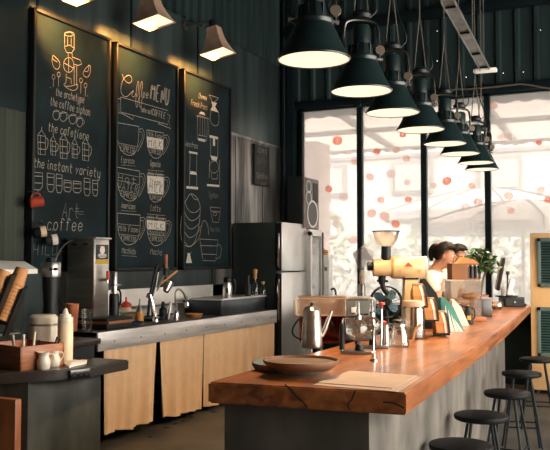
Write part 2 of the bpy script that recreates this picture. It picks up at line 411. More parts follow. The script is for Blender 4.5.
for px, py, k, wd in st:
    p = onY(px, py, YF + .005)
    i = max(j for j in range(6) if MULL[j] < p.x + .02); i = min(i, 3)
    r = wd * 10.4 / 800 / 2; mb = MB(); ang = random.uniform(-.5, .5)
    for sgn in (-1, 1):                                            # two halves of a petal with a bare vein between
        pts = []
        for q in range(9):
            a = -PI / 2 + PI * q / 8; x = sgn * (r * .04 + r * .94 * math.cos(a)); z = r * .85 * math.sin(a)
            pts.append((p.x + x * math.cos(ang) - z * math.sin(ang), YF - .0005, p.z + x * math.sin(ang) + z * math.cos(ang)))
        mb.quad(*pts)
    col = {'r': 'red', 'p': 'pink', 'l': 'pale pink'}[k]
    o = mb.build('window_sticker', {'r': 'sticker_red', 'p': 'sticker_pink', 'l': 'sticker_pale'}[k], origin=p)
    tag(o, '%s petal sticker on the window pane %s' % (col, pane_name[i]), 'sticker', '%s petal stickers on the pane %s' % (col, pane_name[i]))

# ------------------------------------------------------------------ outside
struct(MB().box((0, 22, -.06), (60, 24.2, .1)).build('floor_outside', 'terrace'))
r = thing('building', 'pale washed-out building across the terrace beyond the window', 'building', (0, 24, 0))
MB().box((-2, 26, 3.4), (34, 4, 6.8)).build('wall', 'out_wall', r, origin=(0, 24, 0))
for z in (4.7, 5.6): MB().box((-2, 23.95, z), (34, .14, .12)).build('moulding', 'out_trim', r, origin=(0, 24, 0))
for x in (-12, -9.4, -6.6, -4.0, -1.35, 1.2):
    f = MB().box((x, 23.95, 4.0), (1.3, .12, 1.0)).build('window', 'out_trim', r, origin=(0, 24, 0)); MB().box((x, 23.88, 4.0), (1.06, .04, .8)).build('pane', 'out_glass', f, origin=(0, 24, 0))
# awning over the terrace: sheet, rafters and scalloped edge strips
r = thing('awning', 'pale terrace awning with scalloped edge outside the window top', 'awning', (-2.5, 10.1, 3.55))
O = r.location
MB().extr([(-9, 10.0, 3.62), (6, 10.0, 3.62), (6, 13.4, 3.42), (-9, 13.4, 3.42)], (0, 0, .02)).build('sheet', 'awning', r, origin=O)
for x in range(-8, 6, 2): MB().extr([(x, 10.05, 3.60), (x + .08, 10.05, 3.60), (x + .08, 13.35, 3.40), (x, 13.35, 3.40)], (0, 0, -.08)).build('rafter', 'out_trim', r, origin=O)
for y in (11.6,): MB().box((-1.5, y, 3.44), (15, .07, .07)).build('crossbar', 'out_trim', r, origin=O)
for y, z, mm in ((10.25, 3.50, 'out_canvas_dark'), (13.4, 3.42, 'out_trim')):
    e = MB(); n = 60; pts = [(-9, y, z + .1)] + [(6, y, z + .1)]
    for k in range(n * 4 + 1): u = 6 - 15 * k / (n * 4); pts.append((u, y, z - .04 - .035 * abs(math.sin(PI * k / 4))))
    e.extr(pts, (0, .015, 0)); e.build('scalloped_edge', mm, r, origin=O)
# brick pillar with pale pink face just outside the first pane
o = MB().box((-4.62, 11.0, 1.6), (.5, .5, 3.2), bev=.01).build('pillar', 'out_pink', origin=(-4.62, 11.0, 0)); tag(o, 'pale pink patterned pillar outside the window beside the speaker', 'pillar')
# parasols
def parasol(x, y, zr, ht, rad, label):
    r = thing('parasol', label, 'parasol', (x, y, 0)); n = 10
    cv = MB(); ring = []
    prof = [(0, zr + ht), (rad * .35, zr + ht * .78), (rad * .7, zr + ht * .42), (rad, zr)]
    cv.lathe(prof + [(rad, zr - .16), (rad - .01, zr - .16), (rad * .7, zr + ht * .42 - .02), (rad * .35, zr + ht * .78 - .02), (0, zr + ht - .02)], (0, 0, 0), n); cv.build('canopy', 'out_canvas', r, smooth=False)
    MB().cyl((0, 0, .03), (0, 0, zr + ht), .03).build('pole', 'out_trim', r)
    for k in range(n):
        a = 2 * PI * k / n; c, s_ = math.cos(a), math.sin(a)
        MB().tube([(c * .05, s_ * .05, zr + ht - .02)] + [(c * q, s_ * q, z + .012) for q, z in prof[1:]], .018, 5).build('rib', 'out_canvas_dark', r)
    MB().lathe([(0, 0), (.3, 0), (.3, .05), (.05, .09), (0, .09)]).build('base', 'out_trim', r)
parasol(-3.1, 17.2, 2.45, .55, 2.3, 'large pale canvas parasol on the terrace, farther one')
parasol(-1.9, 13.6, 2.05, .42, 1.75, 'pale ribbed canvas parasol nearer the window behind the monitor')
# hedge bushes
def bush(x, y, h, rad, label):
    mb = MB(); rnd = random.Random(int(x * 100))
    for k in range(420):
        a = rnd.uniform(0, 2 * PI); u = rnd.uniform(.02, 1); rr = rad * (.55 + .45 * rnd.random()) * (math.sin(PI * min(.95, u * .8 + .15)) ** .5)
        c = V((x + rr * math.cos(a), y + rr * math.sin(a), h * u)); d = V((rnd.uniform(-1, 1), rnd.uniform(-1, 1), rnd.uniform(-.6, 1))).normalized() * .16
        e = d.cross(V((rnd.uniform(-1, 1), rnd.uniform(-1, 1), 1))).normalized() * .07
        mb.quad(c - d, c + e, c + d, c - e)
    r = thing('bush', label, 'bush', (x, y, 0), group='washed-out bushes beyond the terrace')
    mb.build('foliage', 'out_leaf', r, origin=(x, y, 0), smooth=False, recalc=False)
    MB().cyl((0, 0, 0), (0, 0, h * .7), .05, .03).build('trunk', 'out_trim', r)
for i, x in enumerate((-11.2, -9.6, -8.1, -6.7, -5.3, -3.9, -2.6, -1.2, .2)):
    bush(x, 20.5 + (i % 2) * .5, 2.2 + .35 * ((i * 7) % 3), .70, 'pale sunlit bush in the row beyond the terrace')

# ------------------------------------------------------------------ chalkboards
G = {'a': '46 26 15 13 22 32 43|46 42', 'b': '18 12|15 26 36 45 43 32 22 13', 'c': '45 36 26 15 13 22 32 43', 'd': '48 42|45 36 26 15 13 22 32 43', 'e': '14 44 45 36 26 15 13 22 32 43',
     'f': '47 38 28 27 22|16 36', 'g': '45 36 26 15 13 22 32 43|46 41 30 20 11', 'h': '18 12|15 26 36 45 42', 'i': '16 13 22|18 17', 'k': '18 12|46 14|24 42', 'l': '18 13 22', 'm': '16 12|15 26 35 32|35 46 55 52',
     'n': '16 12|15 26 36 45 42', 'o': '26 15 13 22 32 43 45 36 26', 'p': '16 10|15 26 36 45 43 32 22 13', 'r': '16 12|15 26 36 45', 's': '45 36 26 15 34 43 32 22 13', 't': '28 23 32 42|16 46', 'u': '16 13 22 32 43|46 42',
     'v': '16 22 46', 'w': '16 22 35 42 56', 'x': '16 42|46 12', 'y': '16 13 22 32 43|46 41 30 20 11', 'A': '12 38 52|24 44', 'B': '12 18 38 47 46 35 15|35 44 43 32 12', 'C': '47 38 28 17 13 22 32 43', 'D': '12 18 38 47 43 32 12',
     'E': '48 18 12 42|15 35', 'F': '48 18 12|15 35', 'H': '18 12|48 42|15 45', 'I': '28 22', 'K': '18 12|48 15 42', 'L': '18 12 42', 'M': '12 18 35 58 52', 'N': '12 18 42 48', 'O': '28 17 13 22 32 43 47 38 28',
     'P': '12 18 38 47 46 35 15', 'R': '12 18 38 47 46 35 15|35 42', 'S': '47 38 28 17 16 44 43 32 22 13', 'T': '18 58|38 32', 'U': '18 13 22 32 43 48', 'W': '18 22 35 42 58', "'": '28 27', '"': '18 17|28 27'}
XB = XL + .055                       # face of the boards
class Draw:
    def __init__(s, x): s.x = x; s.mb = s.art = MB(); s.words = []; s.k = 0
    def line(s, pts, w=.008, m=0, smooth=0):
        pts = [V((p[0], p[1], 0)) for p in pts]
        for _ in range(smooth):
            n = [pts[0]]
            for a, b in zip(pts[:-1], pts[1:]): n += [a * .75 + b * .25, a * .25 + b * .75]
            pts = n + [pts[-1]]
        s.mb.mi = m; s.k += 1
        s.mb.strip([onX(p.x, p.y, s.x) for p in pts], w * .68, (1, 0, 0), .0015 + .0001 * (s.k % 9))
    def fill(s, pts, m=1): s.mb.mi = m; s.k += 1; s.mb.quad(*[onX(p[0], p[1], s.x + .0012) for p in pts])
    def text(s, tx, p0, p1, h, w=.0075, m=0, slant=.10):
        """single-stroke lettering along the baseline p0 -> p1, cap height h (pixels)"""
        s.mb = MB(); s.words.append(s.mb)
        tot = sum((6 if c in 'MWmwATE' else 3 if c in "Iil'" else 5) if c != ' ' else 3 for c in tx); u = 0; L = p1[0] - p0[0]; dy = p1[1] - p0[1]
        for c in tx:
            if c in G:
                for stt in G[c].split('|'):
                    pts = []
                    for q in stt.split():
                        X = (u + int(q[0]) - 1) / tot; Yv = (int(q[1]) - 2) / 6 * h
                        pts.append((p0[0] + L * X + slant * Yv, p0[1] + dy * X - Yv))
                    s.line(pts, w, m, 1 if len(pts) > 3 else 0)
            u += (6 if c in 'MWmwATE' else 3 if c in "Iil'" else 5) if c != ' ' else 3
        s.mb = s.art
    def ell(s, c, a, b, t0=0, t1=360, w=.007, m=0, n=18):
        s.line([(c[0] + a * math.cos(math.radians(t0 + (t1 - t0) * i / n)), c[1] - b * math.sin(math.radians(t0 + (t1 - t0) * i / n))) for i in range(n + 1)], w, m)
    def done(s, parent, origin, mats=('chalk', 'chalk_fill', 'chalk_faint')): 
        if len(s.art.bm.faces): s.art.build('chalk_drawing', list(mats), parent, origin=origin, smooth=False, recalc=False)
        for wmb in s.words:
            if len(wmb.bm.faces): wmb.build('chalk_lettering', list(mats), parent, origin=origin, smooth=False, recalc=False)

def chalkboard(tl, tr, zb, label):
    a = onX(*tl, XB); b = onX(*tr, XB); y0, y1 = a.y, b.y; zt = (a.z + b.z) / 2
    r = thing('chalkboard', label, 'chalkboard', (XL, (y0 + y1) / 2, zb)); O = r.location
    MB().box((XL + .028, (y0 + y1) / 2, (zb + zt) / 2), (.05, y1 - y0 - .02, zt - zb - .02)).build('panel', 'board_black', r, origin=O)
    f = MB(); fw = .026
    f.box((XL + .045, y0 + fw / 2, (zb + zt) / 2), (.07, fw, zt - zb), bev=.005); f.box((XL + .045, y1 - fw / 2, (zb + zt) / 2), (.07, fw, zt - zb), bev=.005)
    f.box((XL + .045, (y0 + y1) / 2, zt - fw / 2), (.07, y1 - y0, fw), bev=.005); f.box((XL + .045, (y0 + y1) / 2, zb + fw / 2), (.07, y1 - y0, fw), bev=.005)
    f.build('frame', 'board_frame', r, origin=O)
    return r
ZB = 1.36
b1 = chalkboard((32.5, 7), (109.5, 39), ZB, 'first chalkboard from the left, with coffee makers drawn above and below cursive lines')
b2 = chalkboard((115, 41), (177, 67), ZB, 'middle chalkboard headed Coffee MENU with six drawn coffee cups')
b3 = chalkboard((182.5, 68), (230, 88), ZB, 'right chalkboard next to the fridge, with brewers and a kettle drawn in chalk')
# board 1
d = Draw(XB)
d.line([(64.5, 33), (64.5, 48), (66.5, 52.5), (71.5, 53), (74, 49), (74, 35), (70, 32), (64.5, 33)]); d.ell((69.2, 34), 4.6, 2.2); d.line([(67.5, 37), (67.5, 46)]); d.line([(71, 37.5), (71, 46.5)]); d.line([(65, 46.5), (69, 45), (74, 48)])
d.line([(68, 53), (68, 57)]); d.line([(72, 53), (72, 57)]); d.ell((68.5, 65), 5.2, 7.5); d.line([(64, 63), (73, 68)]); d.line([(68.5, 58), (68.5, 72)]); d.line([(72, 57), (80, 60), (81.5, 64), (78, 65.5), (73, 64)]); d.line([(76.5, 66), (76.5, 86)]); d.line([(74, 66), (74, 84)])
d.line([(66, 74), (66, 83), (63, 84.5), (68, 89), (74, 91), (77.5, 88), (77.5, 84)], smooth=1); d.line([(66, 77), (71, 79), (71, 84)]); d.line([(64, 86), (70, 86.5), (77, 84)], smooth=1)
d.line([(53, 55), (51.5, 60), (53, 67), (57, 70), (60, 66), (59, 61), (55, 57), (53, 55), (52, 59), (57, 62)], smooth=1)
d.line([(89, 65), (84, 70), (82.5, 75), (87, 78), (90, 74), (90.5, 66), (89, 65), (88, 72), (84, 71)], smooth=1)
for x, y, h in ((53.4, 75, 12), (58.5, 72.5, 14), (80.8, 78.5, 15), (85.3, 83.5, 13)): d.ell((x, y + 2), 1.5, 2.4, n=10); d.line([(x, y + 4.4), (x - .3, y + h)])
d.text('the archetype', (55.5, 95.5), (84.5, 103.5), 7.5, .0075); d.text('"', (49.5, 91), (51.5, 92), 4); d.text('"', (87, 99.5), (89, 100.5), 4)
d.text('the coffee siphon', (50, 105), (90.5, 116.5), 8, .0075)
for x, y, a in ((56, 115, 3.2), (63, 116.5, 3.6), (72.5, 119, 3.6), (79.5, 122, 3)): d.ell((x, y), a, 5); d.line([(x - a, y - 3), (x + a, y - 4)]); d.ell((x + a, y), 1.6, 2.5, -80, 80, n=6)
d.text('the cafetiere', (48, 131), (89.5, 141), 8.5, .0085)
for x, y, a, h in ((41.5, 142, 3.9, 20), (53, 145, 2.7, 15), (63.5, 146, 3.7, 20), (74.5, 148, 2.7, 15), (85.5, 149, 3.3, 18)):
    y0 = y + 3 - h / 2
    d.line([(x - a, y0), (x + a, y0 + 1.5), (x + a * .9, y0 + h), (x - a * .9, y0 + h - 1), (x - a, y0), (x, y0 - 5), (x + a, y0 + 1.5)]); d.line([(x, y0 - 5), (x, y0 - 8)])
    d.line([(x + a, y0 + 3), (x + a + 2.6, y0 + 4), (x + a + 2.2, y0 + h * .6), (x + a, y0 + h * .75)], smooth=1)
    for q in (.35, .68): d.line([(x - a, y0 + h * q), (x + a, y0 + h * q + 1)])
    d.line([(x - a * .3, y0), (x - a * .3, y0 + h)], .006)
d.text('the instant variety', (33.5, 166.8), (101, 178), 9, .009)
for x, y, a, h in ((37, 172, 5.5, 18), (50.5, 173, 3.5, 19), (59, 174, 3, 19), (67.5, 180, 3.6, 12), (77, 181, 4, 12), (87, 178, 3, 18), (95, 180, 2.6, 16)):
    d.line([(x - a, y), (x + a, y + 1), (x + a * .95, y + h * .8), (x + a * .5, y + h), (x - a * .6, y + h - .5), (x - a, y + h * .75), (x - a, y)], smooth=0); d.line([(x - a, y + h * .22), (x + a, y + h * .24)]); d.line([(x - a * .8, y + h * .6), (x + a * .8, y + h * .62)])
d.text('Art', (62, 217), (80, 218), 14, .010, 2); d.text('t', (74, 214), (90, 214.5), 4, .006, 2)
d.text('coffee', (47, 230), (84, 231), 12, .009); d.text('HILDA', (33, 255), (68, 255), 11, .010, 2)
d.done(b1, b1.location)
# board 2
d = Draw(XB)
d.line([(122, 74), (124, 80), (129, 84), (132.5, 80), (130, 74.5), (124, 77), (120.5, 86), (121, 94), (126, 98), (131.5, 92), (134, 90), (131, 95), (134, 98), (136, 92), (136.5, 97)], .010, smooth=2)
for x in (137.5, 141): d.line([(x, 97), (x + 1.5, 83), (x + .3, 80.5), (x - 1.5, 90), (x - 2, 106), (x - .2, 108), (x + .6, 99), (x + 2.5, 96)], .009, smooth=2)
d.text('ee', (142.5, 97.5), (149, 98.5), 8, .008)
d.text('MENU', (150, 98.8), (169, 106), 16, .014); d.text('MENU', (150.8, 98.8), (169.8, 106), 16, .009)
d.line([(120.5, 97), (167.5, 110.5), (167.5, 124.5), (120.5, 112), (120.5, 97)]); d.line([(120.5, 99), (115, 98), (118, 105), (115.5, 112), (121, 113.5)]); d.line([(167.5, 114), (170, 116), (168.5, 121), (170.5, 128.5), (158, 123.5)]); d.line([(121, 113), (133, 119.5), (133, 115.5)])
for i in range(7): d.line([(116 + i * .8, 99 + i), (117 + i * .6, 111 + i * .4)], .004, 2)
d.text('take out', (140.5, 111.5), (152, 114.5), 5, .008); d.text('COFFEE', (152, 114.8), (166, 119.3), 6, .010)
def cup(x0, x1, yt, h, nm, lines, wide, ypx):
    """a cup seen from the side with its layers"""
    sl = .18
    xm = (x0 + x1) / 2; wd = x1 - x0; Y = lambda x, y: y + sl * (x - x0) * (1 if yt < 170 else .5)
    d.line([(x0, yt), (x0 + wd * .02, yt + h * .5), (x0 + wd * .15, yt + h * .82), (x0 + wd * .38, yt + h), (x0 + wd * .66, Y(x1, yt + h * .98) - 2), (x0 + wd * .88, Y(x1, yt + h * .8)), (x1, Y(x1, yt + h * .45)), (x1, Y(x1, yt))], .0075, smooth=1)
    d.line([(x0, yt), (x1, Y(x1, yt))])
    d.line([(x1, Y(x1, yt + h * .10)), (x1 + 4, Y(x1, yt + h * .05)), (x1 + 6, Y(x1, yt + h * .25)), (x1 + 3.5, Y(x1, yt + h * .55)), (x1 - 1, Y(x1, yt + h * .78))], .007, smooth=2)
    d.line([(x1, Y(x1, yt + h * .18)), (x1 + 3, Y(x1, yt + h * .15)), (x1 + 4, Y(x1, yt + h * .3)), (x1 + 2, Y(x1, yt + h * .5)), (x1 - .5, Y(x1, yt + h * .66))], .005, smooth=2)
    for (tx, q, hh, fill) in lines:
        ins = wd * (.06 if q < .7 else .17); yb = yt + h * q
        if fill:
            d.fill([(x0 + .3, yb - h * fill), (x1 - .3, Y(x1, yb - h * fill)), (x1 - .6, Y(x1, yb + 1.5)), (x0 + .8, yb + 1.5)])
            d.text(tx, (x0 + ins + .6, yb), (x1 - ins, Y(x1, yb)), hh, .011, 3)
        else:
            d.line([(x0 + ins * .4, yb - hh - 1.4), (x1 - ins * .5, Y(x1, yb - hh - 1.4))], .005)
            d.text(tx, (x0 + ins, yb), (x1 - ins, Y(x1, yb)), hh, .0065)
    d.text(nm, (x0 + wd * .2, yt + h + 8), (x0 + wd * .82, yt + h + 9.5), 6, .0055)
    if h > 30: d.line([(x0 + wd * .2, yt + h + 10.5), (x0 + wd * .85, yt + h + 11.5)], .004)
cup(116.5, 138.5, 122.5, 32, 'Espresso', [('ESPRESSO', .88, 6.5, 0)], 1, 0)
cup(146.5, 163.5, 130, 28, 'Cappuccino', [('Milk Foam', .22, 5, 0), ('MILK', .56, 7, .33), ('ESPRESSO', .80, 4.5, 0)], 0, 0)
cup(116.5, 139.5, 167, 33, 'Americano', [('Hot', .40, 6, 0), ('WATER', .66, 7, 0), ('ESPRESSO', .87, 4.5, 0)], 1, 0)
cup(147, 164, 173.5, 29, 'Latte', [('Milk Foam', .06, 4, 0), ('MILK', .62, 8, .55), ('ESPRESSO', .88, 4, 0)], 0, 0)
d.text('Steam', (149.5, 184), (161, 185.5), 5.5, .008, 3)
cup(117, 140, 213, 32, 'Macchiato', [('Milk Foam', .55, 5.5, 0), ('ESPRESSO', .84, 4.5, 0)], 1, 0)
cup(146.5, 165.5, 217, 29, 'Mocha', [('Milk Foam', .10, 4.5, 0), ('MILK', .36, 5.5, .26), ('Chocolate', .58, 4.5, 0), ('ESPRESSO', .80, 4.5, 0)], 0, 0)
d.done(b2, b2.location, ('chalk', 'chalk_fill', 'chalk_faint', 'board_black'))
# board 3
d = Draw(XB)
d.text('Chemex', (198.5, 98), (207, 100.5), 5, .0065); d.text('French Press', (191, 105), (207.5, 110.5), 5.5, .0065)
d.line([(209, 95), (218.5, 98)]); d.line([(209, 95), (213, 103.5), (218.5, 98)]); d.fill([(211.5, 101.5), (217, 103), (215, 106.5), (212.5, 106)]); d.fill([(212.5, 106), (215, 106.5), (218.5, 112.5), (210.5, 110)])
d.line([(211, 110), (209.5, 120), (212.5, 125.5), (217, 126), (219, 122), (218.5, 112)], smooth=1)
d.line([(197.5, 115), (197, 139), (206.5, 141), (207.3, 118), (197.5, 115)]); d.fill([(199, 113.5), (205.5, 115.5), (204, 112.5), (201, 111.5)]); d.fill([(198, 138), (205.5, 139.5), (205, 142), (198.5, 140.5)]); d.line([(196, 116), (209, 119), (208, 135)])
for x in (200, 202.5, 204.8): d.line([(x, 117), (x - .2, 136)], .006)
d.line([(198, 135), (206, 136.5)])
d.text('Aero Press', (185, 146), (198, 149), 5.5, .0065)
d.fill([(189, 151), (197.5, 152.5), (197.5, 154.5), (189, 153)]); d.line([(190, 153), (189.5, 172)]); d.line([(196.7, 154), (196.5, 172)]); d.fill([(190.5, 171), (196, 172), (197, 175), (189.5, 174)]); d.line([(189.7, 174), (189.3, 185)]); d.line([(196.5, 175), (196.5, 186)]); d.fill([(186.5, 186), (198, 187), (198, 189.5), (186.5, 188.5)])
d.fill([(209.5, 135), (218, 137), (218, 139.5), (209.5, 137.5)]); d.fill([(213, 138), (215, 138.5), (215, 146), (213, 145.5)]); d.line([(210.5, 138), (210.3, 156)]); d.line([(217.8, 140), (217.5, 157)]); d.fill([(210.5, 155.5), (217.5, 157), (216.5, 161), (212, 160)])
d.ell((214, 167), 4.6, 6); d.line([(209.5, 160), (209, 178)]); d.line([(219.5, 160), (219.3, 186)]); d.fill([(207, 184), (219.3, 185), (219.3, 187), (207, 186)]); d.line([(211, 173), (212, 179), (217, 179), (217.5, 174)])
d.text('Syphon', (208.5, 197), (218, 198.5), 5.5, .0065, 2)
d.line([(210, 207), (220.5, 208), (218.5, 222.5), (212.5, 222), (210, 207)]); d.line([(210.8, 211), (220, 212)]); d.ell((215, 214), 1.8, 1.8, n=8); d.text('Pour Over', (210, 231.5), (220, 232), 5, .0055, 2)
for k in range(5): d.line([(184.5 - k * .6, 200 + k * 9), (186, 207 + k * 9.5), (191, 213 + k * 8.5), (197 + k * .6, 212 + k * 6.5), (200, 208 + k * 6)], .008, smooth=2)
d.line([(186, 200), (190, 193), (196, 196), (200, 204), (200, 214), (198, 232), (193, 246), (186, 247), (180.5, 240), (180.5, 222), (184, 204), (186, 200)], .009, smooth=1); d.line([(191, 194), (194, 199), (198, 200)])
d.line([(199.5, 236), (202, 222), (205, 220), (208, 226), (208.5, 235)], smooth=1)
d.line([(199.5, 239), (218, 240), (215.5, 261), (203, 260.5), (199.5, 239)]); d.line([(200.5, 245.5), (217.5, 246)]); d.line([(201.5, 254), (216.5, 254.5)]); d.line([(217, 244), (221.5, 246), (220.5, 257), (216, 259)], smooth=1)
d.fill([(188, 253), (189.5, 253), (192, 263), (186, 263)]); d.line([(187, 253), (188.5, 258), (191, 252)])
d.done(b3, b3.location)
# small black price board on the steel sheet
a = onX(254.5, 143.5, XL + .05); b = onX(269, 187, XL + .05)
r = thing('menu_board', 'small black hanging board with a few chalk words on the steel wall', 'chalkboard', (XL, a.y, b.z))
O = r.location; MB().box((XL + .04, (a.y + b.y) / 2, (a.z + b.z) / 2), (.03, b.y - a.y, a.z - b.z), bev=.004).build('panel', 'board_frame', r, origin=O)
d = Draw(XL + .056); d.text('Iced', (257, 152), (267.5, 154), 6, .008); d.text('Coffee', (257, 163.5), (267.5, 165), 6, .007, 2); d.text('Cold Brew', (256.5, 178), (268, 179.5), 5.5, .008); d.text('sat', (261, 184.5), (267, 185), 3, .008)
d.done(r, O)
# cable down the edge of the first board
tag(MB().tube([onX(31, 6, XL + .02), onX(30.2, 60, XL + .02), onX(29, 140, XL + .02), onX(27.5, 262, XL + .02)], .010, 6).build('cable', 'frame_black'), 'thin dark cable running down the left edge of the first chalkboard', 'cable')
# ------------------------------------------------------------------ lamps
def wall_lamp(px, py, label, aim=.20):
    p = onX(px, py, XL + .42)                      # centre of the shade's mouth
    r = thing('wall_lamp', label, 'wall lamp', (XL, p.y, p.z + .3), group='copper wall lamps above the chalkboards')
    O = V((XL, p.y, p.z + .3)); tilt = Matrix.Rotation(math.radians(-10), 3, 'Y')
    mouth = V((.42, 0, -.3)); up = tilt @ V((0, 0, 1))
    sh = MB(); prof = [(.145, 0), (.118, .05), (.092, .11), (.072, .18), (.062, .25), (.058, .29)]; rings = []
    for ins in (0, .006):
        rr = []
        for h, z in prof:
            h2 = h - ins; rr.append([mouth + tilt @ V((sx * h2, sy * h2, z)) for sx, sy in ((-1, -1), (1, -1), (1, 1), (-1, 1))])
        rings.append(rr)
    for rr in rings:
        vs = [[sh.bm.verts.new(q) for q in R_] for R_ in rr]
        for A, B in zip(vs[:-1], vs[1:]):
            for k in range(4): sh.bm.faces.new((A[k], A[(k + 1) % 4], B[(k + 1) % 4], B[k]))
        if rr is rings[0]: sh.bm.faces.new(vs[-1]); ov = vs
        else: iv = vs
    for k in range(4): sh.bm.faces.new((ov[0][k], ov[0][(k + 1) % 4], iv[0][(k + 1) % 4], iv[0][k]))
    sh.build('lamp_shade', 'lamp_copper', r)
    MB().lathe([(0, .28), (.05, .28), (.052, .34), (.045, .37), (0, .375)], mouth, 16, up).build('socket_cap', 'black', r)
    MB().box(mouth + up * .014, (.262, .262, .008), rot=tilt).build('diffuser', 'bulb_warm', r)
    MB().tube([V((.02, 0, .05)), V((.18, 0, .06)), V((.31, 0, .05)), mouth + up * .33], .014, 8, 2).build('arm', 'steel_dark', r)
    MB().lathe([(0, 0), (.05, 0), (.05, .02), (0, .025)], (.005, 0, .05), 16, (1, 0, 0)).build('wall_plate', 'steel_dark', r)
    l = onelight('wall_lamp_light', 'SPOT', O + mouth + up * .0, WALL_LAMP_E, (1, .42, .10), spot_size=math.radians(100), spot_blend=.5, shadow_soft_size=.04)
    l.rotation_euler = V((-.95, aim, -.16)).to_track_quat('-Z', 'Y').to_euler()
wall_lamp(79, -4, 'copper wall lamp above the first chalkboard, cut by the top of the photo', .55)
wall_lamp(154, 23, 'copper wall lamp with square flared shade above the Coffee MENU board')
wall_lamp(218, 54, 'copper wall lamp with square flared shade above the board by the steel wall')

PEND = [((314, 60), 'largest dark green pendant lamp, nearest of the row, cut by the top of the photo'), ((361.5, 91.5), 'second dark green pendant lamp of the row, with a bright yoke bracket'),
        ((392.6, 113), 'third pendant lamp in the row above the bar, beside the window top'), ((420.5, 130), 'fourth pendant lamp in the row above the bar'),
        ((445, 144), 'fifth pendant lamp in the row above the bar'), ((460, 154), 'sixth pendant lamp in the row above the bar'),
        ((476, 163), 'seventh pendant lamp in the row, second from the far end'), ((482, 169.5), 'farthest and smallest pendant lamp of the row, by the window mullion')]
def pendant(loc, label):
    r = thing('pendant_lamp', label, 'pendant lamp', loc, group='dark green pendant lamps in a row above the bar'); R_ = .163
    prof = [(1, 0), (1.01, .03), (.95, .10), (.82, .34), (.69, .61), (.57, .88), (.50, 1.0)]
    outer = [(a * R_, b * R_) for a, b in prof]; inner = [((a - .03) * R_, b * R_ - .002) for a, b in prof[::-1]]
    MB().lathe(outer + inner, seg=40).build('shade', 'lamp_green', r)
    MB().lathe([(0, .012), (R_ * .985, .003), (R_ * .985, .008), (0, .008)], seg=36).build('diffuser', 'diffuser', r)
    MB().lathe([(0, .158), (.085, .158), (.089, .166), (.089, .178), (.075, .186), (0, .19)], seg=24).build('flange', 'lamp_green', r)
    nk = MB(); nk.lathe([(0, .185), (.070, .185), (.058, .25), (0, .25)], seg=24)
    for k in range(12): a = 2 * PI * k / 12; nk.box((.062 * math.cos(a), .062 * math.sin(a), .217), (.018, .004, .06), a)
    nk.build('ribbed_neck', 'lamp_green', r)
    MB().lathe([(0, .245), (.050, .245), (.050, .335), (.042, .352), (0, .355)], seg=20).build('housing', 'lamp_green', r)
    d = V((.82, .57, 0)).normalized(); a = d * .098
    MB().tube([a + V((0, 0, .165)), a + V((0, 0, .33)), a * .8 + V((0, 0, .385)), -a * .8 + V((0, 0, .385)), -a + V((0, 0, .33)), -a + V((0, 0, .165))], .009, 8, 2).build('yoke', 'yoke_metal', r)
    kn = MB()
    for s in (-1, 1): kn.cyl(a * s * .75 + V((0, 0, .178)), a * s * 1.18 + V((0, 0, .178)), .011)
    kn.build('knob', 'steel_dark', r)
    MB().lathe([(0, .39), (.05, .39), (.055, .41), (.03, .435), (0, .44)], seg=18).build('junction_dome', 'black', r)
    H = ZC - loc[2]
    c = MB()
    for s in (-1, 1): c.tube([a * s * .45 + V((0, 0, .385)), V((0, 0, .80)), V((0, 0, H))], .0045, 5)
    c.build('hanging_cord', 'cord', r)
    sp = MB().tube([a * .5 + V((0, 0, .40)), d * .10 + V((0, 0, .45)), d * .03 + V((0, 0, .62)), V((0, 0, .80))], .004, 5, 2); sp.build('power_cable', 'black', r)
    MB().lathe([(0, 0), (.024, 0), (.027, .008), (.027, .018), (.024, .024), (0, .024)], d * .085 + V((.02, -.02, .215)), 18, V((.45, -.9, 0))).build('ballast_disc', 'disc_tan', r)
    return r
pl = []
P0 = None
for (px, py), lb in PEND:
    h = .9; p = onZ(px, py, CAM.z + h)
    if P0 is None: P0 = pendant(p, lb); o = P0
    else: o = dup(P0, p, math.radians(random.uniform(-14, 14)), lb)
    l = onelight('pendant_lamp_light', 'SPOT', V(p) + V((0, 0, -.02)), PEND_E, (1, .72, .42), spot_size=math.radians(128), spot_blend=.6, shadow_soft_size=.015)
# hung strip light / cable tray
a = atD(447, -2, 5.4); b = atD(485, 68, 7.4); b.z = a.z + (b.z - a.z) * 1.0
r = thing('strip_light', 'long thin galvanised strip light hanging above the pendant row', 'light fixture', (a + b) / 2); O = (a + b) / 2
dv = (b - a).normalized(); q = V((0, 1, 0)).rotation_difference(dv).to_matrix(); L = (b - a).length
MB().box((0, 0, 0), (.085, L, .012), rot=q).build('tray', 'galv_strip', r)
f = MB()
for s in (-1, 1): f.box(q @ V((s * .042, 0, -.012)), (.006, L, .028), rot=q)
f.build('edge_rail', 'galv_strip', r)
MB().box(q @ V((0, L / 2 + .02, -.02)), (.21, .07, .035), rot=q, bev=.008).build('end_lamp', 'tube_white', r)
for k in (-.42, -.1, .22, .46): MB().box(q @ V((0, L * k, -.012)), (.092, .015, .016), rot=q).build('clip', 'black', r)
c = MB()
for k in (-.35, .1, .46): p = q @ V((0, L * k, 0)); c.tube([p, V((p.x, p.y, ZC - O.z))], .005, 5)
c.build('hanging_cord', 'cord', r)

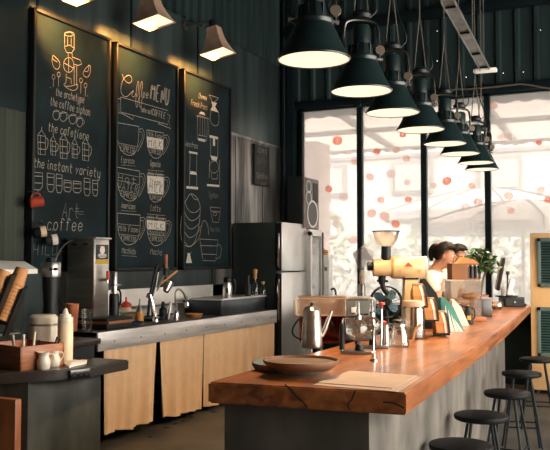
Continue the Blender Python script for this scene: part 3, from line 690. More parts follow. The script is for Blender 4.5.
# ------------------------------------------------------------------ bar
HB, TH = 1.0, .078
pr = [(406, 392.7), (423, 381.5), (440, 370.3), (460, 357.6), (480, 344.6), (501.8, 329.8), (516, 318), (530.5, 305.2)]
right = [onZ(x, y, HB) for x, y in pr]
fl = onZ(208.5, 382, HB); l2 = onZ(252.7, 369.6, HB); dl = (l2 - fl); 
left_far = fl + dl * ((right[-1].y - fl.y) / dl.y); left_far.x = min(left_far.x, -1.52)
poly = [(fl.x, fl.y)] + [(fl.x + (right[0].x - fl.x) * t, fl.y + (right[0].y - fl.y) * t + random.uniform(-.004, .004)) for t in (.2, .4, .6, .8)] + [(p.x, p.y) for p in right] + [(left_far.x, left_far.y)]
YB1 = right[-1].y
r = thing('bar_counter', 'long bar with thick orange-brown wooden slab top on a concrete base', 'bar counter', (-1.2, 5.6, 0)); O = r.location
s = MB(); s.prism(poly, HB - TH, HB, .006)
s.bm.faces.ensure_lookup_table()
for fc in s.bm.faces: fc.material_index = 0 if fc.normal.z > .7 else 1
tp = s.build('worktop', ['bar_wood', 'bar_wood_shade'], r, origin=O)
for m_, pts in (('crack', [(285, 384.6), (291, 390), (297, 397), (304, 403), (307, 407.5)]), ('crack', [(355, 391), (352, 399), (347, 405), (350, 410)]), ('crack', [(383, 402), (393, 402.6), (404, 408)])):
    c = MB(); n = V((poly[5][1] - poly[0][1], -(poly[5][0] - poly[0][0]), 0)).normalized(); n = n if n.y < 0 else -n
    pl_ = []
    for x, y in pts:
        dd = ray(x, y); t = (V((poly[0][0], poly[0][1], 0)) + n * .005 - CAM).dot(n) / dd.dot(n); pl_.append(CAM + dd * t)
    c.strip(pl_, .0055, n); c.build(m_, 'black_matte', tp, origin=O, recalc=False)
bx = [onZ(224.5, 420, HB - TH), None]
fy = fl.y + .10
bl = onY(224.5, 420, fy).x; br = onY(369, 420, fy + .02).x
far_r = right[-1].x - .22
bp = [(bl, fy), (br, fy + .02), (far_r, YB1 - .25), (left_far.x + .12, YB1 - .25)]
MB().prism(bp, 0, HB - TH + .001).build('concrete_base', 'concrete', r, origin=O)
# ------------------------------------------------------------------ stools
def stool(loc, rz, label):
    r = thing('bar_stool', label, 'bar stool', loc, rz, 'black bar stools along the bar'); H = .60
    MB().lathe([(0, H - .032), (.135, H - .032), (.146, H - .026), (.149, H - .012), (.146, H - .003), (.135, H), (0, H - .004)], seg=40).build('seat', 'seat_black', r)
    for k in range(4):
        a = PI / 4 + k * PI / 2; c, s_ = math.cos(a), math.sin(a)
        MB().tube([(c * .085, s_ * .085, H - .03), (c * .20, s_ * .20, .0)], .0085, 8).build('leg', 'frame_black', r)
    for k, z in ((0, .2), (1, .24), (2, .2), (3, .24)):
        a = PI / 4 + k * PI / 2; b = a + PI / 2; q = .2 - (.115 * z / .57)
        MB().tube([(q * math.cos(a), q * math.sin(a), z), (q * math.cos(b), q * math.sin(b), z)], .006, 6).build('stretcher', 'frame_black', r)
    return r
S0 = None
for (px, py), lb in zip([(461, 443.5), (481, 414), (507, 391.5), (521.5, 372), (537, 358)],
        ['nearest black stool, only its round seat showing at the bottom of the photo', 'second black stool from the camera along the bar', 'third black round-seat stool along the bar', 'fourth black round-seat stool along the bar', 'farthest black stool beside the tan cooler at the bar end']):
    p = onZ(px, py, .60); p.z = 0
    if S0 is None: S0 = stool(p, .2, lb)
    else: dup(S0, p, random.uniform(-.3, .6), lb)
# ------------------------------------------------------------------ evaporative cooler
a = onY(530, 260, 9.2); x0 = a.x; zt = onY(534, 233, 9.2).z
r = thing('air_cooler', 'tall tan cabinet air cooler with teal louvre grilles at the bar end', 'air cooler', (x0 + .45, 9.2, 0)); r['label'] = 'tall tan cabinet cooler with two teal louvre grilles beyond the bar end'
MB().box((0, .24, zt / 2 + .02), (.9, .48, zt - .04), bev=.012).build('cabinet', 'cooler', r)
ct = MB(); 
for sx in (-1, 1):
    for sy in (.05, .43): ct.cyl((sx * .4, sy, 0), (sx * .4, sy, .05), .025)
ct.build('castor', 'rubber', r)
for (y0, y1) in ((238, 287), (307, 356)):
    p0 = onY(537, y0, 9.2); p1 = onY(537, y1, 9.2); zc = (p0.z + p1.z) / 2; hh = p0.z - p1.z; gx0 = p0.x - r.location.x; gx1 = .42; gw = gx1 - gx0; gc = (gx0 + gx1) / 2
    g = MB()
    for c_, d_ in (((gc, -.01, zc + hh / 2 - .02), (gw, .03, .04)), ((gc, -.01, zc - hh / 2 + .02), (gw, .03, .04)), ((gx0 + .02, -.01, zc), (.04, .03, hh)), ((gx1 - .02, -.01, zc), (.04, .03, hh))): g.box(c_, d_, bev=.004)
    g = g.build('grille', 'grille_frame', r)
    s = MB(); n = 16
    for k in range(n): s.box((gc, -.016, zc - hh / 2 + .05 + (hh - .1) * k / (n - 1)), (gw - .08, .02, .008), rot=Matrix.Rotation(.5, 3, 'X'))
    s.build('louvre', 'grille_teal', g); MB().box((gc, -.003, zc), (gw - .06, .006, hh - .06)).build('backing', 'black', g)
# ------------------------------------------------------------------ steel work counter with curtains
XF = -3.86; Y0, Y1 = 5.0, 8.22; HC = .9
r = thing('steel_counter', 'long stainless steel work counter with tan curtains under it along the chalkboard wall', 'counter', (-4.2, 6.6, 0)); O = r.location
s = MB(); s.box(((XL + .02 + XF) / 2, (Y0 + Y1) / 2, HC - .015), (XF - XL - .02, Y1 - Y0, .03), bev=.004); s.build('worktop', 'steel_dark', r, origin=O)
s = MB(); s.box((XF + .004, (Y0 + Y1) / 2, HC - .072), (.02, Y1 - Y0 + .01, .145), bev=.004).build('apron', 'steel_brushed', r, origin=O)
MB().box(((XL + .02 + XF) / 2, Y0 + .01, HC - .072), (XF - XL - .05, .02, .14)).build('end_apron', 'steel_blue', r, origin=O)
for k in range(9): MB().cyl((XF + .012, Y0 + .2 + k * .36, HC - .08), (XF + .017, Y0 + .2 + k * .36, HC - .08), .007).build('bolt', 'steel_dark', r, origin=O)
for y in (Y0 + .06, 6.6, Y1 - .06):
    for x in (XL + .1, XF - .12): MB().box((x, y, (HC - .03) / 2), (.04, .04, HC - .03)).build('leg', 'black', r, origin=O)
MB().box(((XL + XF) / 2, (Y0 + Y1) / 2, .22), (.5, Y1 - Y0 - .2, .02)).build('undershelf', 'black', r, origin=O)
struct(MB().box((XL + .012, 6.95, HC + .15), (.02, 2.5, .27), bev=.003).build('trim_13', 'steel_light'))
# curtains: four panels
tops = [onX(x, y, XF - .01).y for x, y in ((105, 350), (159, 341), (205, 334), (243, 329), (276, 324))]
bots = [((104, 435.5), (158, 421)), ((161, 419.5), (203, 409.5)), ((207, 408.5), (242, 397)), ((244.5, 397), (275, 388))]
for k in range(4):
    ya, yb = tops[k] + (.01 if k else 0), tops[k + 1] - .008; za = onX(*bots[k][0], XF).z; zb = onX(*bots[k][1], XF).z; zt = HC - .13
    mb = MB(); nu, nv = 44, 14; g = []
    for i in range(nu + 1):
        u = i / nu; col_ = []
        for j in range(nv + 1):
            v = j / nv; amp = .010 + .020 * v
            x = XF - .02 + amp * (math.sin(u * 17 + k * 2) + .45 * math.sin(u * 41 + 1.3 * k + v)) 
            pin = (.030 if k in (0, 1, 2) else 0) * v * v; pin2 = (.03 if k else 0) * v * v
            y = (ya + pin2) + (yb - pin - ya - pin2) * u
            zl = max(.05, za + (zb - za) * u + .008 * math.sin(u * 9 + k))
            col_.append(mb.bm.verts.new((x, y, zt + (zl - zt) * v)))
        g.append(col_)
    for i in range(nu):
        for j in range(nv): mb.bm.faces.new((g[i][j], g[i + 1][j], g[i + 1][j + 1], g[i][j + 1]))
    mb.build('curtain', 'curtain', r, origin=O)
# raised steel sink shelf
a = onX(222, 300, -3.94).y; b = onX(266, 298, -3.94).y
r = thing('sink_cover', 'raised stainless steel sink ledge at the fridge end of the counter', 'steel ledge', ((-4.42 - 3.94) / 2, (a + b) / 2, HC)); 
MB().box((0, 0, .075), (.46, b - a, .15), bev=.006).build('body', 'steel_blue', r); MB().box((.005, 0, .158), (.48, b - a + .01, .018), bev=.004).build('lip', 'steel_brushed', r)
LEDGE = HC + .167
r = thing('splash_shelf', 'narrow steel shelf behind the sink below the middle chalkboard', 'shelf', (-4.38, a - .55, HC)); MB().box((0, 0, .12), (.10, 1.02, .015), bev=.003).build('shelf_board', 'steel_dark', r)
for s_ in (-.48, .48): MB().box((0, s_, .056), (.08, .012, .112)).build('bracket', 'steel_dark', r)
# ------------------------------------------------------------------ fridge, display fridge, speaker
YF0, YF1 = 8.30, 9.02; XFR = -3.82; zt = onX(283, 222, XFR).z
r = thing('refrigerator', 'tall two-door refrigerator with silver front and dark side', 'refrigerator', ((XL + .05 + XFR) / 2, (YF0 + YF1) / 2, 0)); O = r.location
MB().box(((XL + .05 + XFR - .08) / 2, (YF0 + YF1) / 2, zt / 2 + .02), (XFR - .08 - XL - .05, YF1 - YF0, zt - .04), bev=.008).build('cabinet', 'fridge_side', r, origin=O)
zs = onX(283, 272, XFR).z
for z0, z1, hz in ((.08, zs - .006, (zs - .55, zs - .08)), (zs + .006, zt, (zs + .05, zt - .13))):
    dr = MB(); dr.box((XFR - .035, (YF0 + YF1) / 2, (z0 + z1) / 2), (.07, YF1 - YF0, z1 - z0), bev=.012); dr = dr.build('door', 'fridge_door', r, origin=O)
    MB().box((XFR - .035, YF0 - .003, (z0 + z1) / 2), (.066, .006, z1 - z0 - .02)).build('door_edge', 'black', dr, origin=O)
    MB().tube([(XFR - .03, YF0 - .005, hz[0]), (XFR - .03, YF0 - .03, hz[0] + .03), (XFR - .03, YF0 - .03, hz[1] - .03), (XFR - .03, YF0 - .005, hz[1])], .013, 8).build('handle', 'chrome', dr, origin=O)
MB().box((XFR - .002, YF1 - .06, zt - .10), (.006, .03, .045)).build('sticker', 'label_orange', r, origin=O)
for x in (XL + .12, XFR - .15):
    for y in (YF0 + .06, YF1 - .06): MB().cyl((x, y, 0), (x, y, .06), .03).build('foot', 'black', r, origin=O)
p = onX(303, 226, -3.80); zt2 = p.z - .03; ya, yb = 9.06, 9.46
r = thing('display_fridge', 'slim white glass-door display fridge beside the refrigerator under the speaker', 'display fridge', (-4.08, (ya + yb) / 2, 0)); O = r.location
c = MB(); c.box((-4.34, (ya + yb) / 2, zt2 / 2), (.03, yb - ya, zt2)); c.box((-4.08, ya + .015, zt2 / 2), (.52, .03, zt2)); c.box((-4.08, yb - .015, zt2 / 2), (.52, .03, zt2)); c.box((-4.08, (ya + yb) / 2, zt2 - .04), (.52, yb - ya, .08)); c.box((-4.08, (ya + yb) / 2, .06), (.52, yb - ya, .12))
c.build('cabinet', 'white', r, origin=O)
dr = MB(); dr.box((-3.80, ya + .025, zt2 / 2 + .02), (.04, .05, zt2 - .1)); dr.box((-3.80, yb - .02, zt2 / 2 + .02), (.04, .04, zt2 - .1)); dr.box((-3.80, (ya + yb) / 2, zt2 - .05), (.04, yb - ya, .06)); dr.box((-3.80, (ya + yb) / 2, .12), (.04, yb - ya, .08))
MB().box((-3.775, yb - .012, zt2 / 2 + .02), (.012, .024, zt2 - .1)).build('door_edge', 'frame_black', r, origin=O); dr = dr.build('door', 'white', r, origin=O); MB().box((-3.80, (ya + yb) / 2, zt2 / 2), (.012, yb - ya - .08, zt2 - .22)).build('glass', 'fridge_glass', dr, origin=O)
for z in (.5, .85, 1.2): MB().box((-4.08, (ya + yb) / 2, z), (.46, yb - ya - .07, .012)).build('shelf', 'steel', r, origin=O)
for i, z in enumerate((.507, .857, 1.207)):
    for k in range(3):
        o = MB().lathe([(0, 0), (.04, 0), (.042, .14), (.03, .18), (.018, .21), (.018, .24), (0, .24)], seg=14).build('milk_bottle', 'white'); o.location = (-3.95, ya + .09 + k * .11, z)
        tag(o, 'white milk bottle on a shelf inside the glass-door display fridge', 'bottle', 'milk bottles in the display fridge')
zs0 = zt2
sx0, sy0 = -3.99, 9.07; X1 = onX(302, 200, -3.80)
r = thing('loudspeaker', 'dark wooden loudspeaker standing on the display fridge by the window', 'speaker', (-3.92, 9.27, zs0)); zsp = onX(303, 176, -3.80).z - zs0; wsp = onX(319, 200, -3.80).y - onX(302, 200, -3.80).y
wsp = max(.24, min(wsp, .5)); yc = onX(302, 200, -3.80).y + wsp / 2 + .06; r.location.y = yc
MB().box((0, 0, zsp / 2), (.20, wsp, zsp), bev=.008).build('cabinet', 'speaker_black', r)
MB().box((.105, 0, zsp / 2), (.02, wsp - .015, zsp - .02), bev=.004).build('front_panel', 'speaker_wood', r)
for (y, z, rad) in ((.02, zsp * .30, wsp * .34), (-wsp * .20, zsp * .60, wsp * .17), (-wsp * .20, zsp * .82, wsp * .15)):
    d_ = MB().lathe([(0, .004), (rad * .35, .012), (rad * .9, .002), (rad * .9, 0), (0, 0)], (.1145, y, z), 28, (1, 0, 0)).build('driver', 'cone', r)
    MB().lathe([(rad * .88, 0), (rad, 0), (rad, .010), (rad * .88, .010), (rad * .88, 0)], (.1145, y, z), 28, (1, 0, 0)).build('ring', 'cone_ring', d_)
MB().box((.117, wsp * .25, zsp * .72), (.006, wsp * .28, zsp * .38)).build('tweeter_horn', 'black', r)

# ------------------------------------------------------------------ near service counter with a dark slab
HN, TN = .95, .05
A = [onZ(128.5, 359.8, HN), onZ(89, 367, HN), onZ(72, 369, HN), onZ(0, 373.3, HN)]
poly2 = [(p.x, p.y) for p in A] + [(-3.35, 2.52), (-3.42, A[0].y - .02)]
r = thing('service_counter', 'near service counter with a dark wooden slab on a concrete base', 'counter', (-2.8, 3.05, 0)); O = r.location
MB().prism(poly2, HN - TN, HN, .005).build('worktop', 'dark_wood', r, origin=O)
MB().prism([(-2.50, 3.27), (-2.586, 2.85), (-3.30, 2.66), (-3.34, 3.27)], 0, HN - TN + .001).build('concrete_base', 'concrete_dark', r, origin=O)
e0, e1 = A[2], A[1]; ed = (e1 - e0).normalized(); en = V((ed.y, -ed.x, 0))
pc = e0 + ed * ((e1 - e0).length * .42) + en * .006; pc.z = HN - .026
o = tag(MB().box((0, 0, 0), (.11, .012, .045), bev=.003).build('socket_plate', 'yoke_metal', origin=None), 'small metal socket plate on the edge of the dark service counter slab', 'socket plate'); o.location = pc; o.rotation_euler.z = math.atan2(ed.y, ed.x)
for i in (-1, 0, 1): MB().cyl((i * .033, -.006, 0), (i * .033, -.008, 0), .009, seg=10).build('outlet', 'black', o)
p = onY(15, 400, 2.42)  # brown wooden piece of unknown use, built as an upright panel
o = thing('wooden_panel', 'low reddish brown wooden panel at the bottom left corner before the service counter', 'room divider', (p.x - .3, 2.44, 0))
MB().box((0, 0, p.z / 2), (.6, .035, p.z), bev=.004).build('board', 'brown_wood', o)
for z in (.12, p.z - .1): MB().box((0, .027, z), (.56, .02, .06)).build('batten', 'brown_wood', o)
for s_ in (-.25, .25): MB().box((s_, .05, .02), (.04, .16, .04)).build('foot', 'brown_wood', o)

# back bar behind it that carries the espresso machine and the grinder
r = thing('back_bar', 'dark back bar cabinet by the wall behind the service counter', 'cabinet', (-4.0, 4.0, 0))
MB().box((0, 0, .43), (.78, 1.3, .86), bev=.006).build('cabinet', 'black', r); MB().box((0.01, 0, .88), (.84, 1.34, .04), bev=.005).build('worktop', 'dark_wood', r)
# ------------------------------------------------------------------ on the service counter / back bar
def lathe_obj(name, m_, prof, loc, label, cat, group=None, seg=24, **k):
    o = MB().lathe(prof, seg=seg, **k).build(name, m_); o.location = loc; return tag(o, label, cat, group)

# espresso machine
e = onX(39, 270, -3.62); TB = .90
r = thing('espresso_machine', 'white-topped espresso machine at the left edge on the back bar', 'espresso machine', (-3.95, e.y - .42, TB)); zt = onX(38, 266, -3.62).z - TB
b = MB(); b.box((-.05, 0, .19 + .06), (.56, .80, zt - .24)); b.box((-.05, 0, .04), (.56, .80, .08), bev=.006); b.build('body', 'black', r)
MB().box((.235, -.02, zt - .165), (.03, .74, .17), bev=.004).build('chrome_front', 'steel_brushed', r)
MB().box((-.05, .402, zt - .2), (.54, .012, .30)).build('side_panel', 'steel', r)
t = MB(); t.extr([(-.35, .43, zt - .05), (.31, .43, zt - .05), (.31, .43, zt - .02), (.20, .43, zt + .03), (-.35, .43, zt + .045)], (0, -.86, 0)); t.build('top_cover', 'white', r)
MB().box((.05, 0, .085), (.36, .74, .012)).build('drip_tray', 'steel', r)
for y in (-.2, .15):
    g = MB().cyl((.2, y, zt - .25), (.2, y, zt - .32), .035).build('group_head', 'chrome', r); MB().cyl((.2, y, zt - .34), (.36, y, zt - .36), .014).build('portafilter_handle', 'black', g)
for x in (-.3, .2):
    for y in (-.36, .36): MB().cyl((x, y, -.0), (x, y, .03), .02).build('foot', 'black', r)
# grinder with chrome head
p = onX(50, 338, -3.85); p.z = TB
r = thing('coffee_grinder', 'coffee grinder with chrome head and dark glass jar beside the steel water boiler', 'coffee grinder', p); zt = onX(50, 262, p.x).z - TB
MB().box((0, 0, .03), (.16, .16, .06), bev=.01).build('base', 'black', r); MB().lathe([(0, .06), (.055, .06), (.06, .10), (.048, zt - .30), (.06, zt - .10), (0, zt - .10)]).build('body', 'speaker_black', r)
MB().lathe([(0, zt - .105), (.068, zt - .105), (.070, zt - .09), (.070, zt - .01), (.064, zt), (0, zt)]).build('head', 'steel', r); MB().lathe([(0, zt), (.035, zt), (.03, zt + .03), (0, zt + .035)]).build('lid', 'black', r)
for s_ in (-.03, .03): MB().cyl((.05, -.045 + s_ * .5, zt - .05), (.08, -.06 + s_, zt - .05), .012).build('knob', 'black', r)
MB().tube([(.02, .02, zt), (.03, .03, zt + .05), (.06, .06, zt + .12), (.11, .10, zt + .16)], .006, 6, 2).build('wire', 'steel_dark', r)
lathe_obj('tumbler', 'white', [(0, 0), (.026, 0), (.031, .11), (.028, .11), (.024, .006), (0, .006)], (onX(36.5, 322, -3.75).x, onX(36.5, 322, -3.75).y, TB), 'slim white cup below the espresso machine side', 'cup')

# cup dispenser: two leaning stacks of paper cups in a black holder
tip1 = atD(22.5, 268, 4.12); base1 = atD(2, 319, 4.06)
tip0 = atD(4.5, 270, 4.02); base0 = atD(-15, 318, 3.96)
ax = (tip1 - base1).normalized()
side = ax.cross(F0).normalized(); back = side.cross(ax).normalized()
if back.dot(F0) < 0: back = -back
rt = thing('cup_dispenser', 'black angled cup dispenser holding two leaning stacks of kraft cups', 'cup dispenser', (base1.x, base1.y, HN)); O = rt.location
def fin(c, w0, w1, l0, l1, off):
    f = MB(); pts = [c + ax * l0 + off - back * .03, c + ax * (l1 - .03) + off - back * .03, c + ax * l1 + off + back * .05, c + ax * l0 + off + back * .05]
    f.extr(pts, side * .010); return f
for c, off, l1 in ((base1, side * .046, .13), (base1, -side * .050, .20), (base0, -side * .052, .26)): fin(c, 0, 0, -.08, l1, off).build('divider', 'black', rt, origin=O)
bk = MB(); bk.extr([base0 - side * .05 - ax * .08 + back * .05, base1 + side * .05 - ax * .08 + back * .05, base1 + side * .05 + ax * .2 + back * .05, base0 - side * .05 + ax * .2 + back * .05], back * .008); bk.build('back_plate', 'black', rt, origin=O)
c0 = (base0 + base1) / 2
ft = MB(); ft.box((c0.x, c0.y + .09, HN + .006), (.24, .10, .012)); ft.build('stand', 'black', rt, origin=O)
cup0 = None
Q = V((0, 0, 1)).rotation_difference(ax)
for nm, tip, base in (('right', tip1, base1), ('left', tip0, base0)):
    Ls = (tip - base).length; n = int((Ls - .09) / .019) + 1
    for k in range(n + 1):
        pos = tip - ax * (.092 + k * .019)
        lb = ('outermost kraft paper cup at the top of the %s leaning stack' % nm) if k == 0 else 'kraft paper cup nested in the %s leaning stack of the cup dispenser' % nm
        if cup0 is None:
            cup0 = MB().lathe([(.040, 0), (.0425, .002), (.0425, .007), (.0395, .008), (.033, .084), (.030, .090), (.028, .084), (.0, .084)] , seg=24)
            cup0.lathe([(.028, .084), (.031, .082), (.0375, .002), (.040, 0)]); o = cup0.build('paper_cup', 'kraft_cup'); cup0 = o
        else: o = cup0.copy(); COL.objects.link(o)
        tag(o, lb, 'cup', 'kraft cups in the %s leaning stack' % nm); o.location = pos; o.rotation_mode = 'QUATERNION'; o.rotation_quaternion = Q
# wooden utensil box
cn = onZ(20, 371, HN); ang = math.radians(14); BH = onY(20, 347, cn.y).z - HN; BW = .30; BD = .24
R2 = Matrix.Rotation(-ang, 4, 'Z')
r = thing('utensil_box', 'open reddish wooden utensil box at the near edge of the dark slab', 'box', cn, -ang)
def wl(c, d): return MB().box(c, d, bev=.002)
for c, d in (((-BW / 2, .006, BH / 2), (BW, .012, BH)), ((-BW / 2, BD - .006, BH / 2), (BW, .012, BH)), ((-.006, BD / 2, BH / 2), (.012, BD, BH)), ((-BW + .006, BD / 2, BH / 2), (.012, BD, BH))): wl(c, d).build('side', 'box_wood', r)
MB().box((-BW / 2, BD / 2, .006), (BW - .02, BD - .02, .012)).build('bottom', 'box_wood', r)
inb = lambda x, y, z: cn + R2.to_3x3() @ V((x, y, z))
for k, (x, y, dx, dy, L_, mm, lb) in enumerate([(-.05, .05, -.03, .02, .155, 'paper_white', 'white paper stick leaning in the wooden utensil box'), (-.08, .04, -.05, .0, .15, 'steel', 'steel spoon handle leaning in the wooden utensil box'), (-.03, .08, -.005, .02, .17, 'cream_plastic', 'cream plastic spoon upright in the wooden utensil box'),
        (-.03, .17, .03, .03, .14, 'black', 'black pen leaning right in the wooden utensil box'), (-.04, .19, .045, .02, .13, 'black', 'second black pen crossing the first in the wooden box'), (-.05, .14, .02, -.02, .13, 'black', 'short black stirrer in the middle of the wooden box'), (-.11, .05, -.04, .01, .15, 'cream_plastic', 'cream stick at the left of the wooden utensil box')]):
    a_ = inb(x, y, .014); b_ = inb(x + dx, y + dy, L_); o = MB().tube([a_, b_], .006 if k < 3 else .004, 8).build('utensil', mm, origin=a_); tag(o, lb, 'utensil')
# ceramic canister with clamp lid
p = onZ(43, 358.5, HN); s_ = (p - CAM).dot(FWD) / 800; hh = onY(43, 314.5, p.y).z - HN; rr = 14.3 * s_
r = thing('canister', 'cream ceramic canister with wire clamp lid behind the wooden box', 'canister', p)
MB().lathe([(0, 0), (rr * .97, 0), (rr, .008), (rr, hh * .72), (rr * .95, hh * .76), (0, hh * .76)], seg=36).build('body', 'ceramic', r)
MB().lathe([(0, hh * .80), (rr * .98, hh * .80), (rr * 1.0, hh * .84), (rr * .97, hh * .95), (rr * .8, hh), (0, hh)], seg=36).build('lid', 'ceramic', r); MB().lathe([(rr * .9, hh * .755), (rr * .985, hh * .757), (rr * .985, hh * .80), (rr * .9, hh * .803)], seg=36).build('gasket', 'steel_dark', r)
q = RIGHT * rr
cl = MB(); cl.tube([q * 1.02 + V((0, 0, hh * .9)), q * 1.25 + V((0, 0, hh * .86)), q * 1.2 + V((0, 0, hh * .6)), q * 1.03 + V((0, 0, hh * .66))], .003, 6); cl.tube([q * 1.0 + V((0, 0, hh * .72)), q * 1.35 + V((0, 0, hh * .62)), q * 1.3 + V((0, 0, hh * .45)), q * 1.02 + V((0, 0, hh * .52))], .003, 6)
cl.build('wire_clamp', 'steel', r)
# squeeze bottle
p = onZ(65, 361, HN); s_ = (p - CAM).dot(FWD) / 800; hh = onY(65, 312, p.y).z - HN; rr = 7.6 * s_
r = thing('squeeze_bottle', 'pale translucent squeeze bottle with stepped cream cap beside the canister', 'bottle', p)
MB().lathe([(0, 0), (rr, 0), (rr * 1.02, .01), (rr, hh * .78), (rr * .9, hh * .80), (0, hh * .80)], seg=28).build('body', 'cream_plastic', r)
MB().lathe([(0, hh * .80), (rr, hh * .80), (rr, hh * .90), (rr * .75, hh * .91), (rr * .72, hh * .955), (rr * .42, hh * .96), (rr * .36, hh * 1.0), (rr * .18, hh * 1.08), (0, hh * 1.08)], seg=24).build('cap', 'ceramic', r)
MB().tube([(0, 0, hh * 1.05), (-.012, -.004, hh * 1.18), (-.03, -.01, hh * 1.3)], .003, 6).build('straw', 'black', r)
# two creamer jugs
def jug(loc, k, rz, label):
    r = thing('milk_jug', label, 'jug', loc, rz, 'small cream jugs'); 
    MB().lathe([(0, 0), (.030 * k, 0), (.033 * k, .004), (.037 * k, .03 * k), (.036 * k, .045 * k), (.027 * k, .066 * k), (.027 * k, .078 * k), (.032 * k, .09 * k), (.029 * k, .09 * k), (.024 * k, .077 * k), (.032 * k, .045 * k), (.028 * k, .006), (0, .006)], seg=28).build('body', 'ceramic', r)
    MB().extr([(-.027 * k, -.014 * k, .089 * k), (-.045 * k, 0, .094 * k), (-.027 * k, .014 * k, .089 * k), (-.030 * k, 0, .072 * k)], (0, 0, .003)).build('spout', 'ceramic', r)
    MB().tube([(.027 * k, 0, .08 * k), (.05 * k, 0, .078 * k), (.056 * k, 0, .055 * k), (.036 * k, 0, .03 * k)], .0045 * k, 8, 2).build('handle', 'ceramic', r)
    return r
p = onZ(43.5, 369, HN); jug(p, .86, YAW + .25, 'left of the two small cream milk jugs in front of the wooden box'); p = onZ(53.5, 366.5, HN); jug(p, .84, YAW + .5, 'right of the two small cream milk jugs, nearer the squeeze bottle')
# crumpled napkin
mb = MB(); c_ = [(63, 364), (70, 361), (80, 361), (87, 361.5), (86, 364), (76, 366), (69, 368)]; base = [onZ(x, y, HN + .002) for x, y in c_]; cen = sum(base, V()) / len(base)
tops_ = [p * 1 + V((0, 0, .003 + .006 * random.random())) for p in base]; mid = [cen + (p - cen) * .5 + V((0, 0, .002 + .012 * random.random())) for p in tops_]
bv = [mb.bm.verts.new(p) for p in base]; tv = [mb.bm.verts.new(p) for p in tops_]; mv = [mb.bm.verts.new(p) for p in mid]; cv = mb.bm.verts.new(cen + V((0, 0, .010))); n = len(bv)
for i in range(n):
    j = (i + 1) % n; mb.bm.faces.new((bv[i], bv[j], tv[j], tv[i])); mb.bm.faces.new((tv[i], tv[j], mv[j], mv[i])); mb.bm.faces.new((mv[i], mv[j], cv))
mb.bm.faces.new(bv[::-1]); tag(mb.build('napkin', 'paper_white', origin=(cen.x, cen.y, HN)), 'crumpled white paper napkin beside the squeeze bottle', 'napkin')

# mugs hanging on the first chalkboard
def hmug(px, py, mm, label, band=None, ang=.5):
    p = onX(px, py, XL + .15); r = thing('mug', label, 'mug', p, 0); axm = V((.55, .75, .30 * ang)).normalized()
    b = MB().lathe([(0, -.05), (.036, -.05), (.040, -.045), (.042, .05), (.039, .05), (.037, -.042), (0, -.042)], (0, 0, 0), 28, axm).build('body', mm, r)
    if band: MB().lathe([(.0425, .0), (.0432, .002), (.0432, .042), (.0425, .044)], (0, 0, 0), 28, axm).build('printed_band', band, r)
    u = axm.cross(V((0, 0, 1))).normalized(); u = u.cross(axm).normalized()
    if u.z < 0: u = -u
    MB().tube([axm * .035 + u * .04, axm * .035 + u * .066, -axm * .02 + u * .070, -axm * .035 + u * .04], .005, 8, 2).build('handle', mm, r)
    pk = MB().tube([V((XL + .066, p.y, p.z + .085)), V((p.x + .01, p.y, p.z + .075)), V((p.x + .015, p.y, p.z + .088))], .004, 6).build('hook', 'steel_dark'); tag(pk, 'thin metal peg holding the ' + label.split(' hanging')[0].replace(' with a pale printed band', '').replace('lowest mug, cream and dark,', 'lowest mug'), 'peg')
hmug(36.5, 202, 'red_mug', 'red enamel mug hanging on the first chalkboard'); hmug(40, 232, 'black', 'black mug with a pale printed band hanging on the first chalkboard', 'kraft_pale'); hmug(51.5, 240, 'black_matte', 'lowest mug, cream and dark, hanging beside the black one', 'paper')

# ------------------------------------------------------------------ on the steel counter
FX = -4.10
a = onX(93, 317.5, FX); b = onX(107.7, 316, FX); zt = onX(93, 238.5, FX).z; zb = a.z
r0 = thing('cutting_board', 'dark cutting board stack under the steel water boiler', 'cutting board', (-4.16, a.y + .13, HC)); bz = zb - HC
MB().box((0, 0, bz * .25), (.46, .34, bz * .46), bev=.004).build('lower_board', 'black', r0); MB().box((.02, 0, bz * .6), (.44, .32, bz * .22), bev=.003).build('middle_board', 'handle_wood', r0); MB().box((0, 0, bz * .86), (.46, .35, bz * .26), bev=.004).build('upper_board', 'black', r0)
zt -= zb; dp = .27; wd_ = b.y - a.y
r = thing('water_boiler', 'tall square stainless steel water boiler with a red tap lever and front labels', 'water boiler', (FX - dp / 2, (a.y + b.y) / 2, zb))
MB().box((0, 0, zt / 2), (dp, wd_, zt), bev=.004).build('body', 'boiler_steel', r); MB().box((dp / 2 + .004, 0, zt * .5), (.008, wd_ - .006, zt * .98), bev=.002).build('front_panel', 'steel', r); MB().box((.01, 0, zt + .004), (dp + .04, wd_ + .012, .014), bev=.002).build('lid', 'steel', r)
s_ = MB().box((dp / 2 + .010, .0, zt * .83), (.004, wd_ * .84, zt * .19)).build('dark_label', 'label_dark', r); xx = dp / 2 + .0125
q = MB(); q.mi = 0; q.box((xx, 0, zt * .89), (.003, wd_ * .30, zt * .035)); q.mi = 1; q.cyl((xx - .001, 0, zt * .855), (xx + .002, 0, zt * .855), wd_ * .17); q.box((xx, 0, zt * .80), (.003, wd_ * .5, zt * .012)); q.box((xx, 0, zt * .78), (.003, wd_ * .6, zt * .012)); q.box((xx, 0, zt * .76), (.003, wd_ * .4, zt * .010)); q.build('label_print', ['label_orange', 'paper'], s_)
MB().box((dp / 2 + .010, 0, zt * .705), (.004, wd_ * .84, zt * .055)).build('yellow_label', 'label_yellow', r)
t = MB(); t.cyl((dp / 2, 0, zt * .475), (dp / 2 + .07, 0, zt * .475), .012); t.cyl((dp / 2 + .065, 0, zt * .49), (dp / 2 + .065, 0, zt * .43), .010); t.build('tap', 'chrome', r)
MB().box((dp / 2 + .07, 0, zt * .53), (.02, .025, .075), bev=.005).build('tap_lever', 'red', r)
